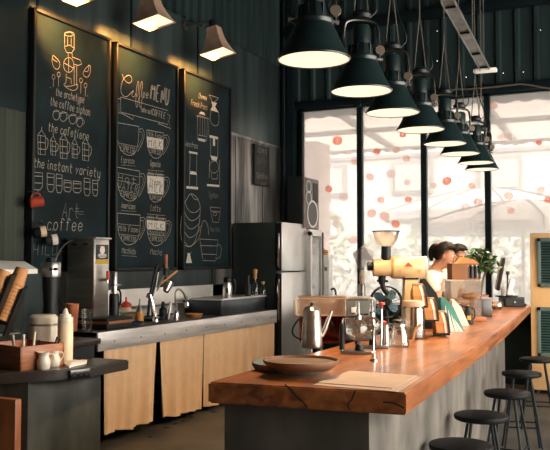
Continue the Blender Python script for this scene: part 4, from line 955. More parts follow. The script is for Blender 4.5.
q = MB(); q.box((-.06, -wd_ / 2 - .002, zt * .93), (.05, .003, .012)); q.box((.05, -wd_ / 2 - .002, zt * .93), (.05, .003, .012)); q.build('vent', 'black', r)
p = onZ(71, 330, HC); p = V((-4.16, 5.07, HC)); s_ = (p - CAM).dot(FWD) / 800
lathe_obj('plastic_cup', 'orange_plastic', [(0, 0), (5 * s_, 0), (6.6 * s_, 26 * s_), (6.9 * s_, 27 * s_), (6.3 * s_, 27 * s_), (4.7 * s_, .006), (0, .006)], p, 'tall orange plastic cup in front of the steel water boiler', 'cup')
p = V((-4.02, 5.08, HC)); lathe_obj('drinking_glass', 'clear_glass', [(0, 0), (4.3 * s_, 0), (5.6 * s_, 22 * s_), (5.2 * s_, 22 * s_), (3.9 * s_, .012), (0, .012)], p, 'empty clear drinking glass in front of the boiler by the orange cup', 'glass')
# tall dark siphon bottle beside the boiler
p = onX(114, 322, -4.16); p.z = HC
r = thing('coffee_dripper_tower', 'tall dark cylinder with chrome neck right beside the water boiler', 'coffee brewer', p); s_ = (p - CAM).dot(FWD) / 800
MB().lathe([(0, 0), (5.2 * s_, 0), (5.2 * s_, 29 * s_), (4.4 * s_, 32 * s_), (0, 32 * s_)]).build('body', 'speaker_black', r); MB().lathe([(0, 32 * s_), (3.0 * s_, 32 * s_), (3.0 * s_, 53 * s_), (2.4 * s_, 54 * s_), (0, 54 * s_)]).build('neck', 'steel', r)
MB().lathe([(0, 40 * s_), (7 * s_, 40 * s_), (7 * s_, 41.2 * s_), (0, 41.2 * s_)]).build('collar', 'steel_dark', r); MB().tube([(0, 0, 36 * s_), (6 * s_, 2 * s_, 36 * s_), (7 * s_, 2 * s_, 24 * s_), (5 * s_, 0, 18 * s_)], 1 * s_, 6, 2).build('handle', 'black', r)
def simple(name, px, py, X, z, parts, label, cat):
    p = onX(px, py, X); p.z = z; s_ = (p - CAM).dot(FWD) / 800; r = thing(name, label, cat, p)
    for nm, mm, prof in parts: MB().lathe([(a * s_, b * s_) for a, b in prof], seg=22).build(nm, mm, r)
    return r
t1 = simple('food_tub', 128, 317, -4.22, HC, [('tub', 'frosted_plastic', [(0, 0), (7, 0), (8, 11), (7.6, 11), (6.6, .6), (0, .6)]), ('contents', 'sauce', [(0, .7), (6.3, .7), (6.9, 5), (0, 5.5)])], 'clear tub of orange food left of the sauce bottle on the counter', 'tub')
t1 = simple('pump_bottle', 126, 313, -4.36, HC, [('body', 'cream_plastic', [(0, 0), (5, 0), (5.4, 11), (5, 14), (0, 14)]), ('cap', 'red', [(0, 14), (5.6, 14), (5.6, 17), (3, 19), (1, 20), (.9, 24), (0, 24)])], 'red-capped pump bottle against the steel backsplash', 'bottle')
t1 = simple('sauce_bottle', 139.5, 318, -4.14, HC, [('body', 'sauce', [(0, 0), (4.2, 0), (4.4, 8), (4.0, 11), (0, 11)]), ('nozzle', 'steel_dark', [(0, 11), (3.6, 11), (3.0, 14), (1.0, 18), (.7, 24), (0, 24)])], 'amber sauce bottle with tall dark nozzle right of the tubs', 'bottle')
t1 = simple('blue_bowl', 131, 326, -4.02, HC, [('bowl', 'blue_tub', [(0, 0), (9, 0), (13, 4), (12.4, 4), (8.6, .6), (0, .6)])], 'low dark blue bowl at the front of the steel counter', 'bowl')
# utensil rack: leaning post with brushes, spoon and strainer
p = onX(151, 318, -4.18); p.z = HC
r = thing('utensil_stand', 'dark leaning metal stand on the steel counter that holds hanging bar tools', 'utensil stand', p); O = p
X_ = -4.18
def W(px, py, x=X_): return onX(px, py, x)
m_ = MB(); m_.tube([W(148, 317), W(150, 295), W(156, 268), W(158, 264)], .013, 8); m_.tube([W(152.5, 316), W(151.5, 295), W(160, 266), W(167, 267)], .009, 8); m_.tube([W(155, 267), W(172, 268)], .009, 8); m_.build('post', 'black', r, origin=O)
MB().box(W(151, 318) + V((0, 0, .012)) - V((0, 0, W(151, 318).z - HC)), (.12, .16, .02), bev=.004).build('base', 'black', r, origin=O)
def tool(name, pts, rad, mm, label, cat, extra=None):
    pts = [W(x, y, X_ + .03) for x, y in pts]; o = thing(name, label, cat, pts[0]); MB().tube(pts, rad, 8).build('handle', mm, o, origin=pts[0])
    if extra: extra(o, pts)
    return o
tool('brush', [(166, 254.5), (166, 268)], .017, 'handle_wood', 'brush with reddish wooden handle sticking up from the utensil stand', 'brush', lambda o, p: MB().cyl(p[1], p[1] + V((0, -.02, -.10)), .016, .022).build('bristles', 'black', o, origin=p[0]))
tool('wooden_spoon', [(177, 271), (168, 278), (160, 284)], .011, 'pale_wood', 'pale wooden spoon slanting right from the utensil stand', 'spoon')
def bask(o, p):
    c = W(167.5, 287, X_ + .04); MB().lathe([(.028, -.05), (.05, .05), (.046, .05), (.025, -.045), (0, -.045)], c, 18, V((.1, .5, .9))).build('basket', 'steel', o, origin=p[0])
tool('strainer', [(157, 291), (163, 278), (168, 268)], .006, 'steel', 'steel strainer basket hanging on the right of the utensil stand', 'strainer', bask)
tool('whisk', [(158, 272), (156, 285), (153, 296)], .008, 'steel_dark', 'dark steel whisk hanging along the post of the utensil stand', 'whisk')
# faucets
p = onX(155.5, 321, -4.06); p.z = HC
r = thing('faucet', 'chrome gooseneck faucet in front of the utensil stand', 'faucet', p); m_ = MB(); m_.lathe([(0, 0), (.026, 0), (.026, .03), (.014, .05), (0, .05)]); m_.build('base', 'chrome', r)
MB().tube([V((0, 0, .04)), V((-.02, -.01, .16)), V((-.05, -.03, .27)), V((-.06, -.05, .22))], .013, 8, 2).build('spout', 'chrome', r); MB().cyl((.02, 0, .03), (.07, .02, .05), .009).build('lever', 'chrome', r)
p = onX(176, 313, -4.06); p.z = HC
r = thing('spray_faucet', 'chrome pull-down faucet with a curved hose by the sink', 'faucet', p); MB().lathe([(0, 0), (.03, 0), (.03, .05), (.02, .08), (0, .08)]).build('base', 'chrome', r)
pts = [onX(x, y, -4.06) - p for x, y in ((176, 306), (175, 292), (179, 288), (184, 293), (187, 303))]
MB().tube(pts, .010, 8, 2).build('hose', 'steel', r); MB().lathe([(0, 0), (.02, 0), (.024, .03), (.016, .06), (0, .06)], pts[-1] - V((0, 0, .05)), 16).build('spray_head', 'chrome', r)
r = simple('tamper_block', 163, 316, -4.2, HC, [('body', 'black', [(0, 0), (4, 0), (4, 10), (2, 12), (1.6, 17), (0, 18)])], 'small black tamper with a knob standing behind the faucet', 'tamper')
p = onX(168, 315, -4.16); p.z = HC; o = MB().tube([V((0, 0, 0)), V((.0, .05, .16))], .012, 8).build('tongs', 'steel'); o.location = p; tag(o, 'short steel tongs leaning right of the faucet', 'tongs')
p = onX(194, 312, -4.06); p.z = HC; s_ = (p - CAM).dot(FWD) / 800
lathe_obj('plate', 'pale_wood', [(0, 0), (6.5 * s_, 0), (9 * s_, 3.4 * s_), (8.6 * s_, 4 * s_), (6 * s_, 1 * s_), (0, 1 * s_)], p, 'tan wooden bowl beside the spray faucet', 'bowl')
for k in range(7):
    p = onX(188 + k * 2.6, 299, -4.38); p.z = HC + .1275; o = MB().lathe([(0, 0), (.018, 0), (.02, .05), (.017, .05), (0, .004)], seg=12).build('shot_glass', 'ceramic'); o.location = p; tag(o, 'pale little cup standing in the row on the splash shelf', 'cup', 'row of little cups on the splash shelf')
# on the ledge
p = onX(227.5, 299, -4.04); p.z = LEDGE; s_ = (p - CAM).dot(FWD) / 800
r = thing('thermos', 'steel thermos jug with black lid standing on the sink ledge', 'thermos', p)
MB().lathe([(0, 0), (4.8 * s_, 0), (5 * s_, 1 * s_), (4.8 * s_, 10 * s_), (3.6 * s_, 15 * s_), (0, 15 * s_)]).build('body', 'steel', r); MB().lathe([(0, 15 * s_), (3.9 * s_, 15 * s_), (4 * s_, 18.5 * s_), (3 * s_, 20.5 * s_), (0, 20.5 * s_)]).build('lid', 'black', r)
MB().tube([RIGHT * 3.5 * s_ + V((0, 0, 18 * s_)), RIGHT * 8 * s_ + V((0, 0, 17 * s_)), RIGHT * 8 * s_ + V((0, 0, 7 * s_)), RIGHT * 4.8 * s_ + V((0, 0, 3 * s_))], .9 * s_, 8, 2).build('handle', 'black', r); MB().box(-F0 * 5 * s_ + V((0, 0, 7 * s_)), (.004, .03, .05), rz=YAW + PI / 2).build('label', 'label_dark', r)
simple('syrup_bottle', 248, 297, -3.98, LEDGE, [('body', 'speaker_black', [(0, 0), (3, 0), (3, 10), (1.3, 13), (1.1, 18), (0, 18)]), ('cap', 'black', [(0, 18), (1.5, 18), (1.5, 20.5), (0, 20.5)])], 'dark syrup bottle on the sink ledge, left of three', 'bottle')
simple('syrup_bottle', 255, 297, -3.98, LEDGE, [('body', 'clear_glass', [(0, 0), (3, 0), (3, 10), (1.4, 13), (1.2, 17), (0, 17)]), ('pump', 'pale_wood', [(0, 17), (1.8, 17), (1.8, 22), (2.4, 23), (2.2, 26), (0, 27)])], 'tallest syrup bottle with a tan pump, middle of three on the sink ledge', 'bottle')
simple('syrup_bottle', 263, 297, -3.98, LEDGE, [('body', 'clear_glass', [(0, 0), (2.8, 0), (2.8, 7), (1.4, 9), (1.2, 11), (0, 11)]), ('stopper', 'pale_wood', [(0, 11), (1.6, 11), (1.8, 13.5), (0, 13.5)])], 'shortest syrup bottle with tan stopper, right of three on the sink ledge', 'bottle')

# ------------------------------------------------------------------ on the bar
def sc_at(p): return (V(p) - CAM).dot(FWD) / 800
p = onZ(291, 369, HB); s_ = sc_at(p); R_ = 39 * s_
lathe_obj('serving_tray', 'tray_green', [(0, 0), (R_ * .93, 0), (R_, .020), (R_ * 1.0, .030), (R_ * .97, .030), (R_ * .91, .010), (0, .010)], p, 'lower grey-green round tray on the bar', 'tray', seg=48)
p2 = onZ(301, 359.5, HB + .064); p2.z = HB + .0305; R_ = 38 * sc_at(p2)
lathe_obj('serving_tray', 'tray_brown', [(0, 0), (R_ * .80, 0), (R_ * .96, .018), (R_, .028), (R_, .034), (R_ * .965, .034), (R_ * .93, .024), (0, .022)], p2, 'upper brown round tray stacked askew on the bar', 'tray', seg=48)
for nm, pts, z, mm, lb in (('menu_sheet', [(312.7, 385.4), (350, 372), (421, 377.2), (397, 392.2)], .0005, 'menu_kraft', 'lower kraft paper menu sheet at the front corner of the bar'), ('menu_sheet', [(317, 383), (350, 371), (417, 376), (392, 388.5)], .003, 'menu_kraft', 'upper kraft paper menu sheet lying on the lower sheet')):
    b_ = [onZ(x, y, HB + z) for x, y in pts]; o = MB().extr(b_, (0, 0, .002)).build(nm, mm, origin=b_[0]); tag(o, lb, 'menu')
# steel coffee pot
p = onZ(312, 347.5, HB); s_ = sc_at(p)
r = thing('coffee_pot', 'tall stainless coffee pot with a long straight spout on the bar', 'coffee pot', p)
MB().lathe([(0, 0), (10.6 * s_, 0), (10.8 * s_, 1 * s_), (10.2 * s_, 12 * s_), (8.6 * s_, 36 * s_), (8.9 * s_, 37.5 * s_), (0, 37.5 * s_)], seg=32).build('body', 'steel', r); MB().lathe([(0, 37.5 * s_), (8.4 * s_, 37.5 * s_), (6.5 * s_, 40.5 * s_), (2 * s_, 42 * s_), (0, 42 * s_)], seg=28).build('lid', 'steel', r); MB().sph((0, 0, 43.6 * s_), 1.8 * s_).build('lid_knob', 'black', r)
MB().tube([RIGHT * 9 * s_ + V((0, 0, 12 * s_)), RIGHT * 12.5 * s_ + V((0, 0, 17 * s_)), RIGHT * 16 * s_ + V((0, 0, 27 * s_)), RIGHT * 20 * s_ + V((0, 0, 36.5 * s_))], lambda t: (3.2 - 1.9 * t) * s_, 10, 1).build('spout', 'steel', r)
MB().tube([-RIGHT * 9 * s_ + V((0, 0, 30 * s_)), -RIGHT * 14 * s_ + V((0, 0, 28 * s_)), -RIGHT * 20.5 * s_ + V((0, 0, 17 * s_)), -RIGHT * 18 * s_ + V((0, 0, 11 * s_)), -RIGHT * 10.4 * s_ + V((0, 0, 8 * s_))], .9 * s_, 8, 2).build('handle', 'black', r)
# amber tea container
p = onZ(323, 343.5, HB); s_ = sc_at(p); w_ = 48 * s_; h_ = 47 * s_; dd = .16
r = thing('tea_container', 'rectangular clear container of amber tea behind the steel coffee pot', 'container', p + F0 * .08, YAW)
MB().box((0, 0, h_ * .765), (w_ * .98, dd, h_ * .37), bev=.008).build('body', 'tea_box', r); MB().box((.0, 0, h_ * .29), (w_ * .97, dd * .99, h_ * .57), bev=.008).build('tea', 'tea', r); MB().box((0, 0, h_ * .975), (w_ * 1.02, dd * 1.06, h_ * .05), bev=.006).build('lid', 'tea_box', r)
MB().tube([(-w_ * .49, -.02, h_ * .93), (-w_ * .56, -.02, h_ * .92), (-w_ * .56, -.02, h_ * .6), (-w_ * .49, -.02, h_ * .58)], .010, 8).build('handle', 'white', r)
# grey appliance
p = onZ(355.5, 344, HB) + F0 * .27 + RIGHT * .03; s_ = sc_at(p); w_ = 37 * s_; h_ = onY(354, 300, p.y - .1).z - HB
r = thing('batch_brewer', 'dark grey boxy coffee machine behind the glass siphons', 'coffee machine', p, YAW); MB().box((0, .02, h_ / 2), (w_, .2, h_), bev=.012).build('body', 'machine_grey', r); MB().box((0, .02, h_ + .006), (w_ * .9, .2, .012), bev=.005).build('top_plate', 'steel', r); MB().box((-.02, -.084, h_ * .75), (.03, .01, .03), bev=.003).build('button_panel', 'paper', r); MB().box((.03, -.083, h_ * .4), (w_ * .5, .006, h_ * .3)).build('front_panel', 'black', r)
# siphon brewers
def siphon(px, py, label, gx, red=False, k=1):
    p = onZ(px, py, HB); s_ = sc_at(p) * k; r = thing('siphon_brewer', label, 'siphon brewer', p, YAW, 'glass siphon brewers on the bar')
    MB().box((2 * s_, 0, .008), (34 * s_, .09, .016), bev=.004).build('base', 'steel_dark', r)
    st_ = MB(); st_.tube([(-14 * s_, 0, .01), (-14 * s_, 0, 33 * s_), (-11 * s_, 0, 36 * s_), (2 * s_, 0, 36.5 * s_)], 1.1 * s_, 8, 1); st_.build('stand', 'chrome', r); MB().lathe([(0, 4 * s_), (2.6 * s_, 4 * s_), (2.6 * s_, 27 * s_), (1.6 * s_, 30 * s_), (0, 30 * s_)], (-14 * s_, 0, 0), 16).build('grip', 'black', r)
    MB().sph((1 * s_, 0, 24 * s_), 11 * s_, 28).build('glass_globe', 'clear_glass', r)
    MB().sph((1 * s_, 0, 21.5 * s_), 9.6 * s_, 22, (1, 1, .62)).build('water', 'clear_glass', r)
    MB().lathe([(2.0 * s_, 34 * s_), (2.4 * s_, 36 * s_), (2.4 * s_, 52 * s_), (2.1 * s_, 52 * s_), (2.0 * s_, 36 * s_)], (2 * s_, 0, 0), 16).build('glass_tube', 'clear_glass', r); cl = MB().lathe([(2.3 * s_, 33.5 * s_), (4 * s_, 34 * s_), (4 * s_, 38 * s_), (2.3 * s_, 38.5 * s_)], (2 * s_, 0, 0), 16).build('neck_clamp', 'chrome', r)
    bn = MB().lathe([(0, .016), (4 * s_, .016), (4.4 * s_, 4 * s_), (3.4 * s_, 9 * s_), (1.2 * s_, 10 * s_), (0, 10 * s_)], (3 * s_, 0, 0), 18).build('burner', 'black', r)
    if red: MB().lathe([(0, 42 * s_), (1 * s_, 42 * s_), (1 * s_, 46 * s_), (3.6 * s_, 47 * s_), (3.4 * s_, 49.5 * s_), (0, 50 * s_)], (13 * s_, 0, 0), 16).build('valve_knob', 'red', r); MB().tube([(13 * s_, 0, 46 * s_), (13 * s_, 0, 30 * s_), (12 * s_, 0, .01)], 1 * s_, 8).build('valve_pipe', 'chrome', r)
    return r
siphon(356, 353.5, 'nearer glass siphon brewer on the bar with round globe and black grip', 0)
siphon(370, 348, 'farther glass siphon brewer with a red valve knob', 0, True, .92)
p = onZ(373.5, 361, HB); s_ = sc_at(p)
r = thing('stirring_stand', 'thin chrome drip stand in front of the siphon brewers', 'stand', p); MB().lathe([(0, 0), (4.2 * s_, 0), (4 * s_, 1.2 * s_), (2 * s_, 2 * s_), (2 * s_, 8 * s_), (1 * s_, 9 * s_), (0, 9 * s_)], seg=18).build('base', 'chrome', r); MB().tube([(0, 0, 8 * s_), (0, 0, 36 * s_), RIGHT * 1 * s_ + V((0, 0, 40 * s_)), -RIGHT * 3 * s_ + V((0, 0, 42 * s_))], 1 * s_, 8, 1).build('pole', 'chrome', r)
p = onZ(385, 346.5, HB); s_ = sc_at(p)
r = thing('milk_pitcher', 'small steel milk pitcher between the siphons and the glass kettle', 'pitcher', p); MB().lathe([(0, 0), (5.2 * s_, 0), (5.4 * s_, 2 * s_), (4.2 * s_, 17 * s_), (4.6 * s_, 22 * s_), (4.2 * s_, 22 * s_), (3.8 * s_, 17 * s_), (4.8 * s_, 1 * s_), (0, 1 * s_)]).build('body', 'steel', r); MB().tube([RIGHT * 4 * s_ + V((0, 0, 20 * s_)), RIGHT * 8 * s_ + V((0, 0, 18 * s_)), RIGHT * 8 * s_ + V((0, 0, 8 * s_)), RIGHT * 5 * s_ + V((0, 0, 5 * s_))], .8 * s_, 8, 2).build('handle', 'steel', r); MB().lathe([(0, 22 * s_), (3 * s_, 22 * s_), (4 * s_, 25 * s_), (1.5 * s_, 26 * s_), (0, 26 * s_)], -RIGHT * 2 * s_, 14).build('red_lid', 'red', r)
# glass server with amber handle
p = onZ(399, 346.5, HB); s_ = sc_at(p)
r = thing('glass_server', 'glass coffee server with black lid and curved amber handle', 'coffee server', p)
MB().lathe([(0, 0), (9.6 * s_, 0), (10.2 * s_, 2 * s_), (8.4 * s_, 14 * s_), (5.6 * s_, 21 * s_), (6.4 * s_, 24 * s_), (6 * s_, 24 * s_), (5.2 * s_, 21 * s_), (8 * s_, 14 * s_), (9.6 * s_, 2 * s_), (0, .8 * s_)], seg=28).build('body', 'clear_glass', r); MB().lathe([(0, 24 * s_), (6.8 * s_, 24 * s_), (6.8 * s_, 26 * s_), (2 * s_, 28 * s_), (1.8 * s_, 30 * s_), (0, 30 * s_)]).build('lid', 'black', r)
MB().tube([RIGHT * 9.5 * s_ + V((0, 0, 5 * s_)), RIGHT * 14 * s_ + V((0, 0, 5.5 * s_)), RIGHT * 15.5 * s_ + V((0, 0, 16 * s_)), RIGHT * 22 * s_ + V((0, 0, 22 * s_))], 1.4 * s_, 8, 2).build('handle', 'amber_handle', r); MB().lathe([(5.8 * s_, 19.5 * s_), (6.4 * s_, 20 * s_), (6.4 * s_, 22.5 * s_), (5.8 * s_, 23 * s_)]).build('collar', 'steel', r)
# big jar
p = onZ(413.5, 338.5, HB); s_ = sc_at(p)
r = thing('glass_jar', 'large clear glass jar with beige lid in front of the yellow grinder', 'jar', p); MB().lathe([(0, 0), (10.4 * s_, 0), (11 * s_, 2 * s_), (11 * s_, 29 * s_), (9.6 * s_, 32 * s_), (9.2 * s_, 32 * s_), (10.5 * s_, 28.5 * s_), (10.5 * s_, 2 * s_), (0, 1 * s_)], seg=32).build('body', 'clear_glass', r); MB().lathe([(0, 32 * s_), (10 * s_, 32 * s_), (10.4 * s_, 33 * s_), (10.2 * s_, 37.5 * s_), (0, 38.5 * s_)], seg=32).build('lid', 'kraft_pale', r); MB().lathe([(0, 1.2 * s_), (10 * s_, 1.2 * s_), (10.2 * s_, 11 * s_), (0, 12.5 * s_)], seg=24).build('contents', 'frosted_plastic', r)
# yellow shop grinder
D_ = 5.0; c1 = atD(369, 266.5, D_)
def gp(px, py): return atD(px, py, D_)
s_ = D_ / 800; p = gp(409, 336); p.z = HB
r = thing('shop_grinder', 'cream yellow shop coffee grinder with a glass hopper and red triangle emblem', 'coffee grinder', p); O = V(p)
axg = RIGHT; c0 = gp(396, 268)
MB().lathe([(0, -20 * s_), (8.2 * s_, -20 * s_), (8.7 * s_, -19 * s_), (8.7 * s_, -3 * s_), (10.4 * s_, -1.5 * s_), (11.2 * s_, 0), (11.2 * s_, 29 * s_), (10.4 * s_, 31 * s_), (0, 31 * s_)][::1], gp(393, 267.5), 36, axg).build('motor_body', 'yellow_enamel', r, origin=O)
MB().lathe([(0, 0), (11 * s_, 0), (11.4 * s_, 1 * s_), (11.4 * s_, 2.5 * s_), (0, 3 * s_)], gp(423.5, 267.5), 32, axg).build('end_cap', 'white', r, origin=O)
MB().lathe([(0, 0), (4.2 * s_, 0), (4.4 * s_, 1 * s_), (4.0 * s_, 6.5 * s_), (0, 6.5 * s_)], gp(367.5, 266.5), 20, axg).build('adjusting_knob', 'black', r, origin=O)
tri = MB(); zf = -F0 * 11.3 * s_
def tp_(px, py):
    q = gp(px, py); dz = q.z - gp(396, 267.5).z; return q - F0 * (math.sqrt(max(0, (11.35 * s_) ** 2 - dz ** 2)))
for t in (([(402.5, 266.5), (406.5, 262), (411, 266.5)]),): tri.extr([tp_(*q) for q in t], -F0 * .002)
tri.build('triangle_emblem', 'red', r, origin=O)
lv = MB(); 
for x in (398, 417):
    for k in range(3): lv.box(tp_(x, 270 + k * 1.4), (3.4 * s_, .004, .5 * s_), rz=YAW)
lv.build('vent', 'amber_handle', r, origin=O)
f = MB(); q0 = [gp(x, y) for x, y in ((404, 277), (416, 277), (420, 336), (402, 336))]; q0[2].z = q0[3].z = HB + .012; f.extr([q - F0 * .05 for q in q0], F0 * .10); f.build('pedestal', 'yellow_enamel', r, origin=O)
MB().box(gp(410.5, 336) + V((0, 0, HB + .008 - gp(410.5, 336).z)), (24 * s_, .17, .016), rz=YAW, bev=.004).build('base', 'black', r, origin=O)
MB().box(gp(410, 278.5), (14 * s_, .11, 2 * s_), rz=YAW).build('saddle', 'black', r, origin=O)
MB().cyl(gp(386, 260), gp(386, 246), 5.0 * s_, 4.7 * s_).build('hopper_neck', 'black', r, origin=O)
hb = gp(386, 246.5); MB().lathe([(4.4 * s_, 0), (7 * s_, 1.5 * s_), (10.5 * s_, 6 * s_), (12.4 * s_, 11 * s_), (12.9 * s_, 15 * s_), (12.5 * s_, 15 * s_), (12 * s_, 11 * s_), (10.1 * s_, 6.3 * s_), (6.6 * s_, 2 * s_), (4.2 * s_, .6 * s_)], hb, 36).build('hopper', 'hopper', r, origin=O)
MB().lathe([(12.6 * s_, 14.6 * s_), (13.8 * s_, 14.6 * s_), (13.8 * s_, 15.6 * s_), (12.6 * s_, 15.6 * s_), (12.6 * s_, 14.6 * s_)], hb, 36).build('hopper_rim', 'black', r, origin=O)
sp = MB(); sp.cyl(gp(382, 274), gp(382, 284), 4.2 * s_, 3.2 * s_); sp.tube([gp(382, 283), gp(384, 290), gp(388, 294)], 2.6 * s_, 8, 1); sp.cyl(gp(377, 281), gp(388, 281), 1.2 * s_); sp.build('spout', 'black', r, origin=O)
# desk fan
D_ = 5.5; s_ = D_ / 800; c = atD(386, 302, D_); p = V((c.x, c.y, HB))
r = thing('desk_fan', 'small desk fan with blue blades under the yellow grinder spout', 'fan', p, YAW); H = c.z - HB; R_ = 15.5 * s_
MB().lathe([(0, 0), (.08, 0), (.075, .015), (.02, .025), (.016, H - .05), (0, H - .05)]).build('base', 'black', r)
cg = MB(); cg.tube([(R_ * math.cos(2 * PI * k / 32), -.03, H + R_ * math.sin(2 * PI * k / 32)) for k in range(32)], .006, 6, closed=True); cg.tube([(R_ * math.cos(2 * PI * k / 32), .03, H + R_ * math.sin(2 * PI * k / 32)) for k in range(32)], .006, 6, closed=True)
for k in range(20): a = 2 * PI * k / 20; cg.tube([(.02 * math.cos(a), -.045, H + .02 * math.sin(a)), (R_ * .7 * math.cos(a + .2), -.045, H + R_ * .7 * math.sin(a + .2)), (R_ * math.cos(a + .25), -.03, H + R_ * math.sin(a + .25))], .0016, 5)
cg.build('cage', 'black', r); MB().lathe([(0, -.03), (.028, -.025), (.03, .0), (.045, .02), (.04, .09), (0, .10)], (0, 0, H), 20, (0, 1, 0)).build('motor', 'black', r)
for k in range(4):
    a0 = .5 + k * PI / 2; bl_ = MB(); pts = []
    for j in range(9): 
        t = j / 8; rr_ = R_ * (.2 + .72 * math.sin(t * PI) ** .6); a = a0 + 1.25 * t - .2; pts.append((rr_ * math.cos(a), -.02 + .03 * t, H + rr_ * math.sin(a)))
    bl_.extr(pts, (0, .003, 0)); bl_.build('blade', 'fan_blue', r)
# black bag rack and coffee bags
p = onZ(436, 337, HB); s_ = sc_at(p); q = p + F0 * .06
r = thing('bag_rack', 'black stepped rack that holds the kraft coffee bags', 'rack', q, YAW)
for x, h in ((-14, 31), (-3, 17), (8, 3.5)): MB().box((x * s_, .02, h * s_ - .006), (13 * s_, .14, .012)).build('step', 'black', r)
for x, h in ((-20, 30), (-8.5, 30), (3, 16), (14, 3.0)):
    for y in ((-.05, .088) if x == -20 else (.088,)): MB().box((x * s_, y, h * s_ / 2), (.012, .012, h * s_)).build('upright', 'black', r)
MB().box((-14 * s_, -.03, 6 * s_), (4 * s_, .006, 6 * s_)).build('card', 'paper', r)
def bag(x, z, label, w=13, h=21, d=.11, lean=.12):
    loc = q + RIGHT * x * s_ + V((0, 0, z * s_)); r = thing('coffee_bag', label, 'coffee bag', loc, YAW, 'kraft coffee bags with pale bands')
    W_ = w * s_; Hh = h * s_; 
    def sect(z_, hw, dd): return [(-hw, -dd, z_), (hw, -dd, z_), (hw, dd, z_), (-hw, dd, z_)]
    def loft(mb, secs, shx):
        vs = [[mb.bm.verts.new((x_ + shx * z_, y_, z_)) for x_, y_, z_ in sc_] for sc_ in secs]
        for A_, B_ in zip(vs[:-1], vs[1:]):
            for k in range(4): mb.bm.faces.new((A_[k], A_[(k + 1) % 4], B_[(k + 1) % 4], B_[k]))
        mb.bm.faces.new(vs[0][::-1]); mb.bm.faces.new(vs[-1]); return mb
    loft(MB(), [sect(0, W_ / 2, d / 2), sect(Hh * .5, W_ * .5, d * .5), sect(Hh * .78, W_ * .44, d * .36), sect(Hh * .98, W_ * .36, d * .06), sect(Hh * 1.04, W_ * .36, d * .05)], -lean).build('bag', 'kraft', r, smooth=False)
    e = loft(MB(), [sect(0, .9 * s_, d * .53), sect(Hh * .5, 1.0 * s_, d * .54), sect(Hh * .8, 1.2 * s_, d * .38), sect(Hh * 1.0, 1.2 * s_, d * .10)], -lean); bb = e.build('pale_band', 'paper', r, smooth=False); bb.location = (W_ * .16, 0, 0)
    e = loft(MB(), [sect(0, .9 * s_, d * .53), sect(Hh * .5, 1.0 * s_, d * .54), sect(Hh * .8, 1.2 * s_, d * .38), sect(Hh * 1.0, 1.2 * s_, d * .10)], -lean); bb = e.build('dark_band', 'black_matte', r, smooth=False); bb.location = (W_ * .40, 0, 0)
    MB().box((-lean * Hh, 0, Hh * 1.03), (W_ * .8, d * .2, .014), bev=.003).build('fold_clip', 'amber_handle', r)
bag(-14, 31.3, 'highest kraft coffee bag, on the top step of the black rack', 14, 20); bag(-3, 17.3, 'middle kraft coffee bag on the second step of the black rack', 14, 20); bag(8, 3.9, 'lowest kraft coffee bag at the front of the black rack', 14, 20)
def pouch(px0, px1, y0, y1, D_, mm, label, spikes=None):
    a_ = atD(px0, y1, D_); a_.z = HB; s2 = D_ / 800; W_ = (px1 - px0) * s2; Hh = (y1 - y0) * s2; r = thing('foil_pouch', label, 'pouch', a_, YAW)
    mb = MB(); mb.extr([(0, -.045, 0), (W_, -.045, 0), (W_ * .55, -.02, Hh * .7), (W_ * .12, -.006, Hh), (-.0, -.006, Hh * .98), (0, -.03, Hh * .5)], (0, .07, 0)); mb.build('pouch', mm, r, smooth=False)
    if spikes:
        for k in range(4): x = W_ * (.25 + .2 * k); MB().extr([(x - .012, -.048, .0), (x + .012, -.048, .0), (x * .62, -.034, Hh * (.78 - .13 * k))], (0, -.003, 0)).build('pale_stripe', spikes, r, smooth=False)
    return r
pouch(422, 448, 280, 330, 5.35, 'black', 'black foil pouch leaning behind the kraft coffee bags')
pouch(441, 463, 297, 331, 5.15, 'teal_print', 'teal printed pouch with pale spikes beside the lowest kraft bag', 'paper_white')
pouch(452, 468, 300, 326, 5.6, 'paper', 'white pouch behind the teal pouch')
# acrylic display case with wooden tray of jars on it
D_ = 6.2; s_ = D_ / 800; a_ = atD(463, 318, D_); p = V((a_.x, a_.y, HB)); zt = atD(463, 281, D_).z - HB
r = thing('display_case', 'clear acrylic pastry case on the bar below the wooden jar box', 'display case', p, YAW)
w_ = 30 * s_
for c_, d_ in (((0, -.1, zt / 2), (w_, .006, zt)), ((0, .1, zt / 2), (w_, .006, zt)), ((-w_ / 2, 0, zt / 2), (.006, .2, zt)), ((w_ / 2, 0, zt / 2), (.006, .2, zt))): MB().box(c_, d_).build('panel', 'acrylic', r)
MB().box((0, 0, .012), (w_ + .02, .22, .024), bev=.003).build('base', 'handle_wood', r); MB().box((0, 0, zt * .52), (w_ * .98, .19, .006)).build('shelf', 'acrylic', r); MB().box((0, 0, zt + .006), (w_ + .01, .21, .012)).build('top', 'acrylic', r)
for k, (x, z) in enumerate(((.055, zt * .52 + .028), (.085, zt * .52 + .028), (.02, zt * .52 + .028), (.07, .05), (-.03, .05))):
    o = MB().sph((0, 0, 0), .034, 14, (1.1, .9, .7)).build('bread_roll', 'pastry'); o.location = p + RIGHT * x + F0 * (.02 if k % 2 else -.03) + V((0, 0, z - .003)); tag(o, 'golden bread roll inside the acrylic pastry case', 'bread roll', 'bread rolls in the pastry case')
z0 = HB + zt + .012; bp_ = V((a_.x, a_.y, z0)) ; bh = atD(463, 263.5, D_).z - z0
r = thing('jar_box', 'orange-brown wooden box open at one side on top of the acrylic case', 'box', bp_, YAW); x0_ = -13 * s_; x1_ = 14 * s_
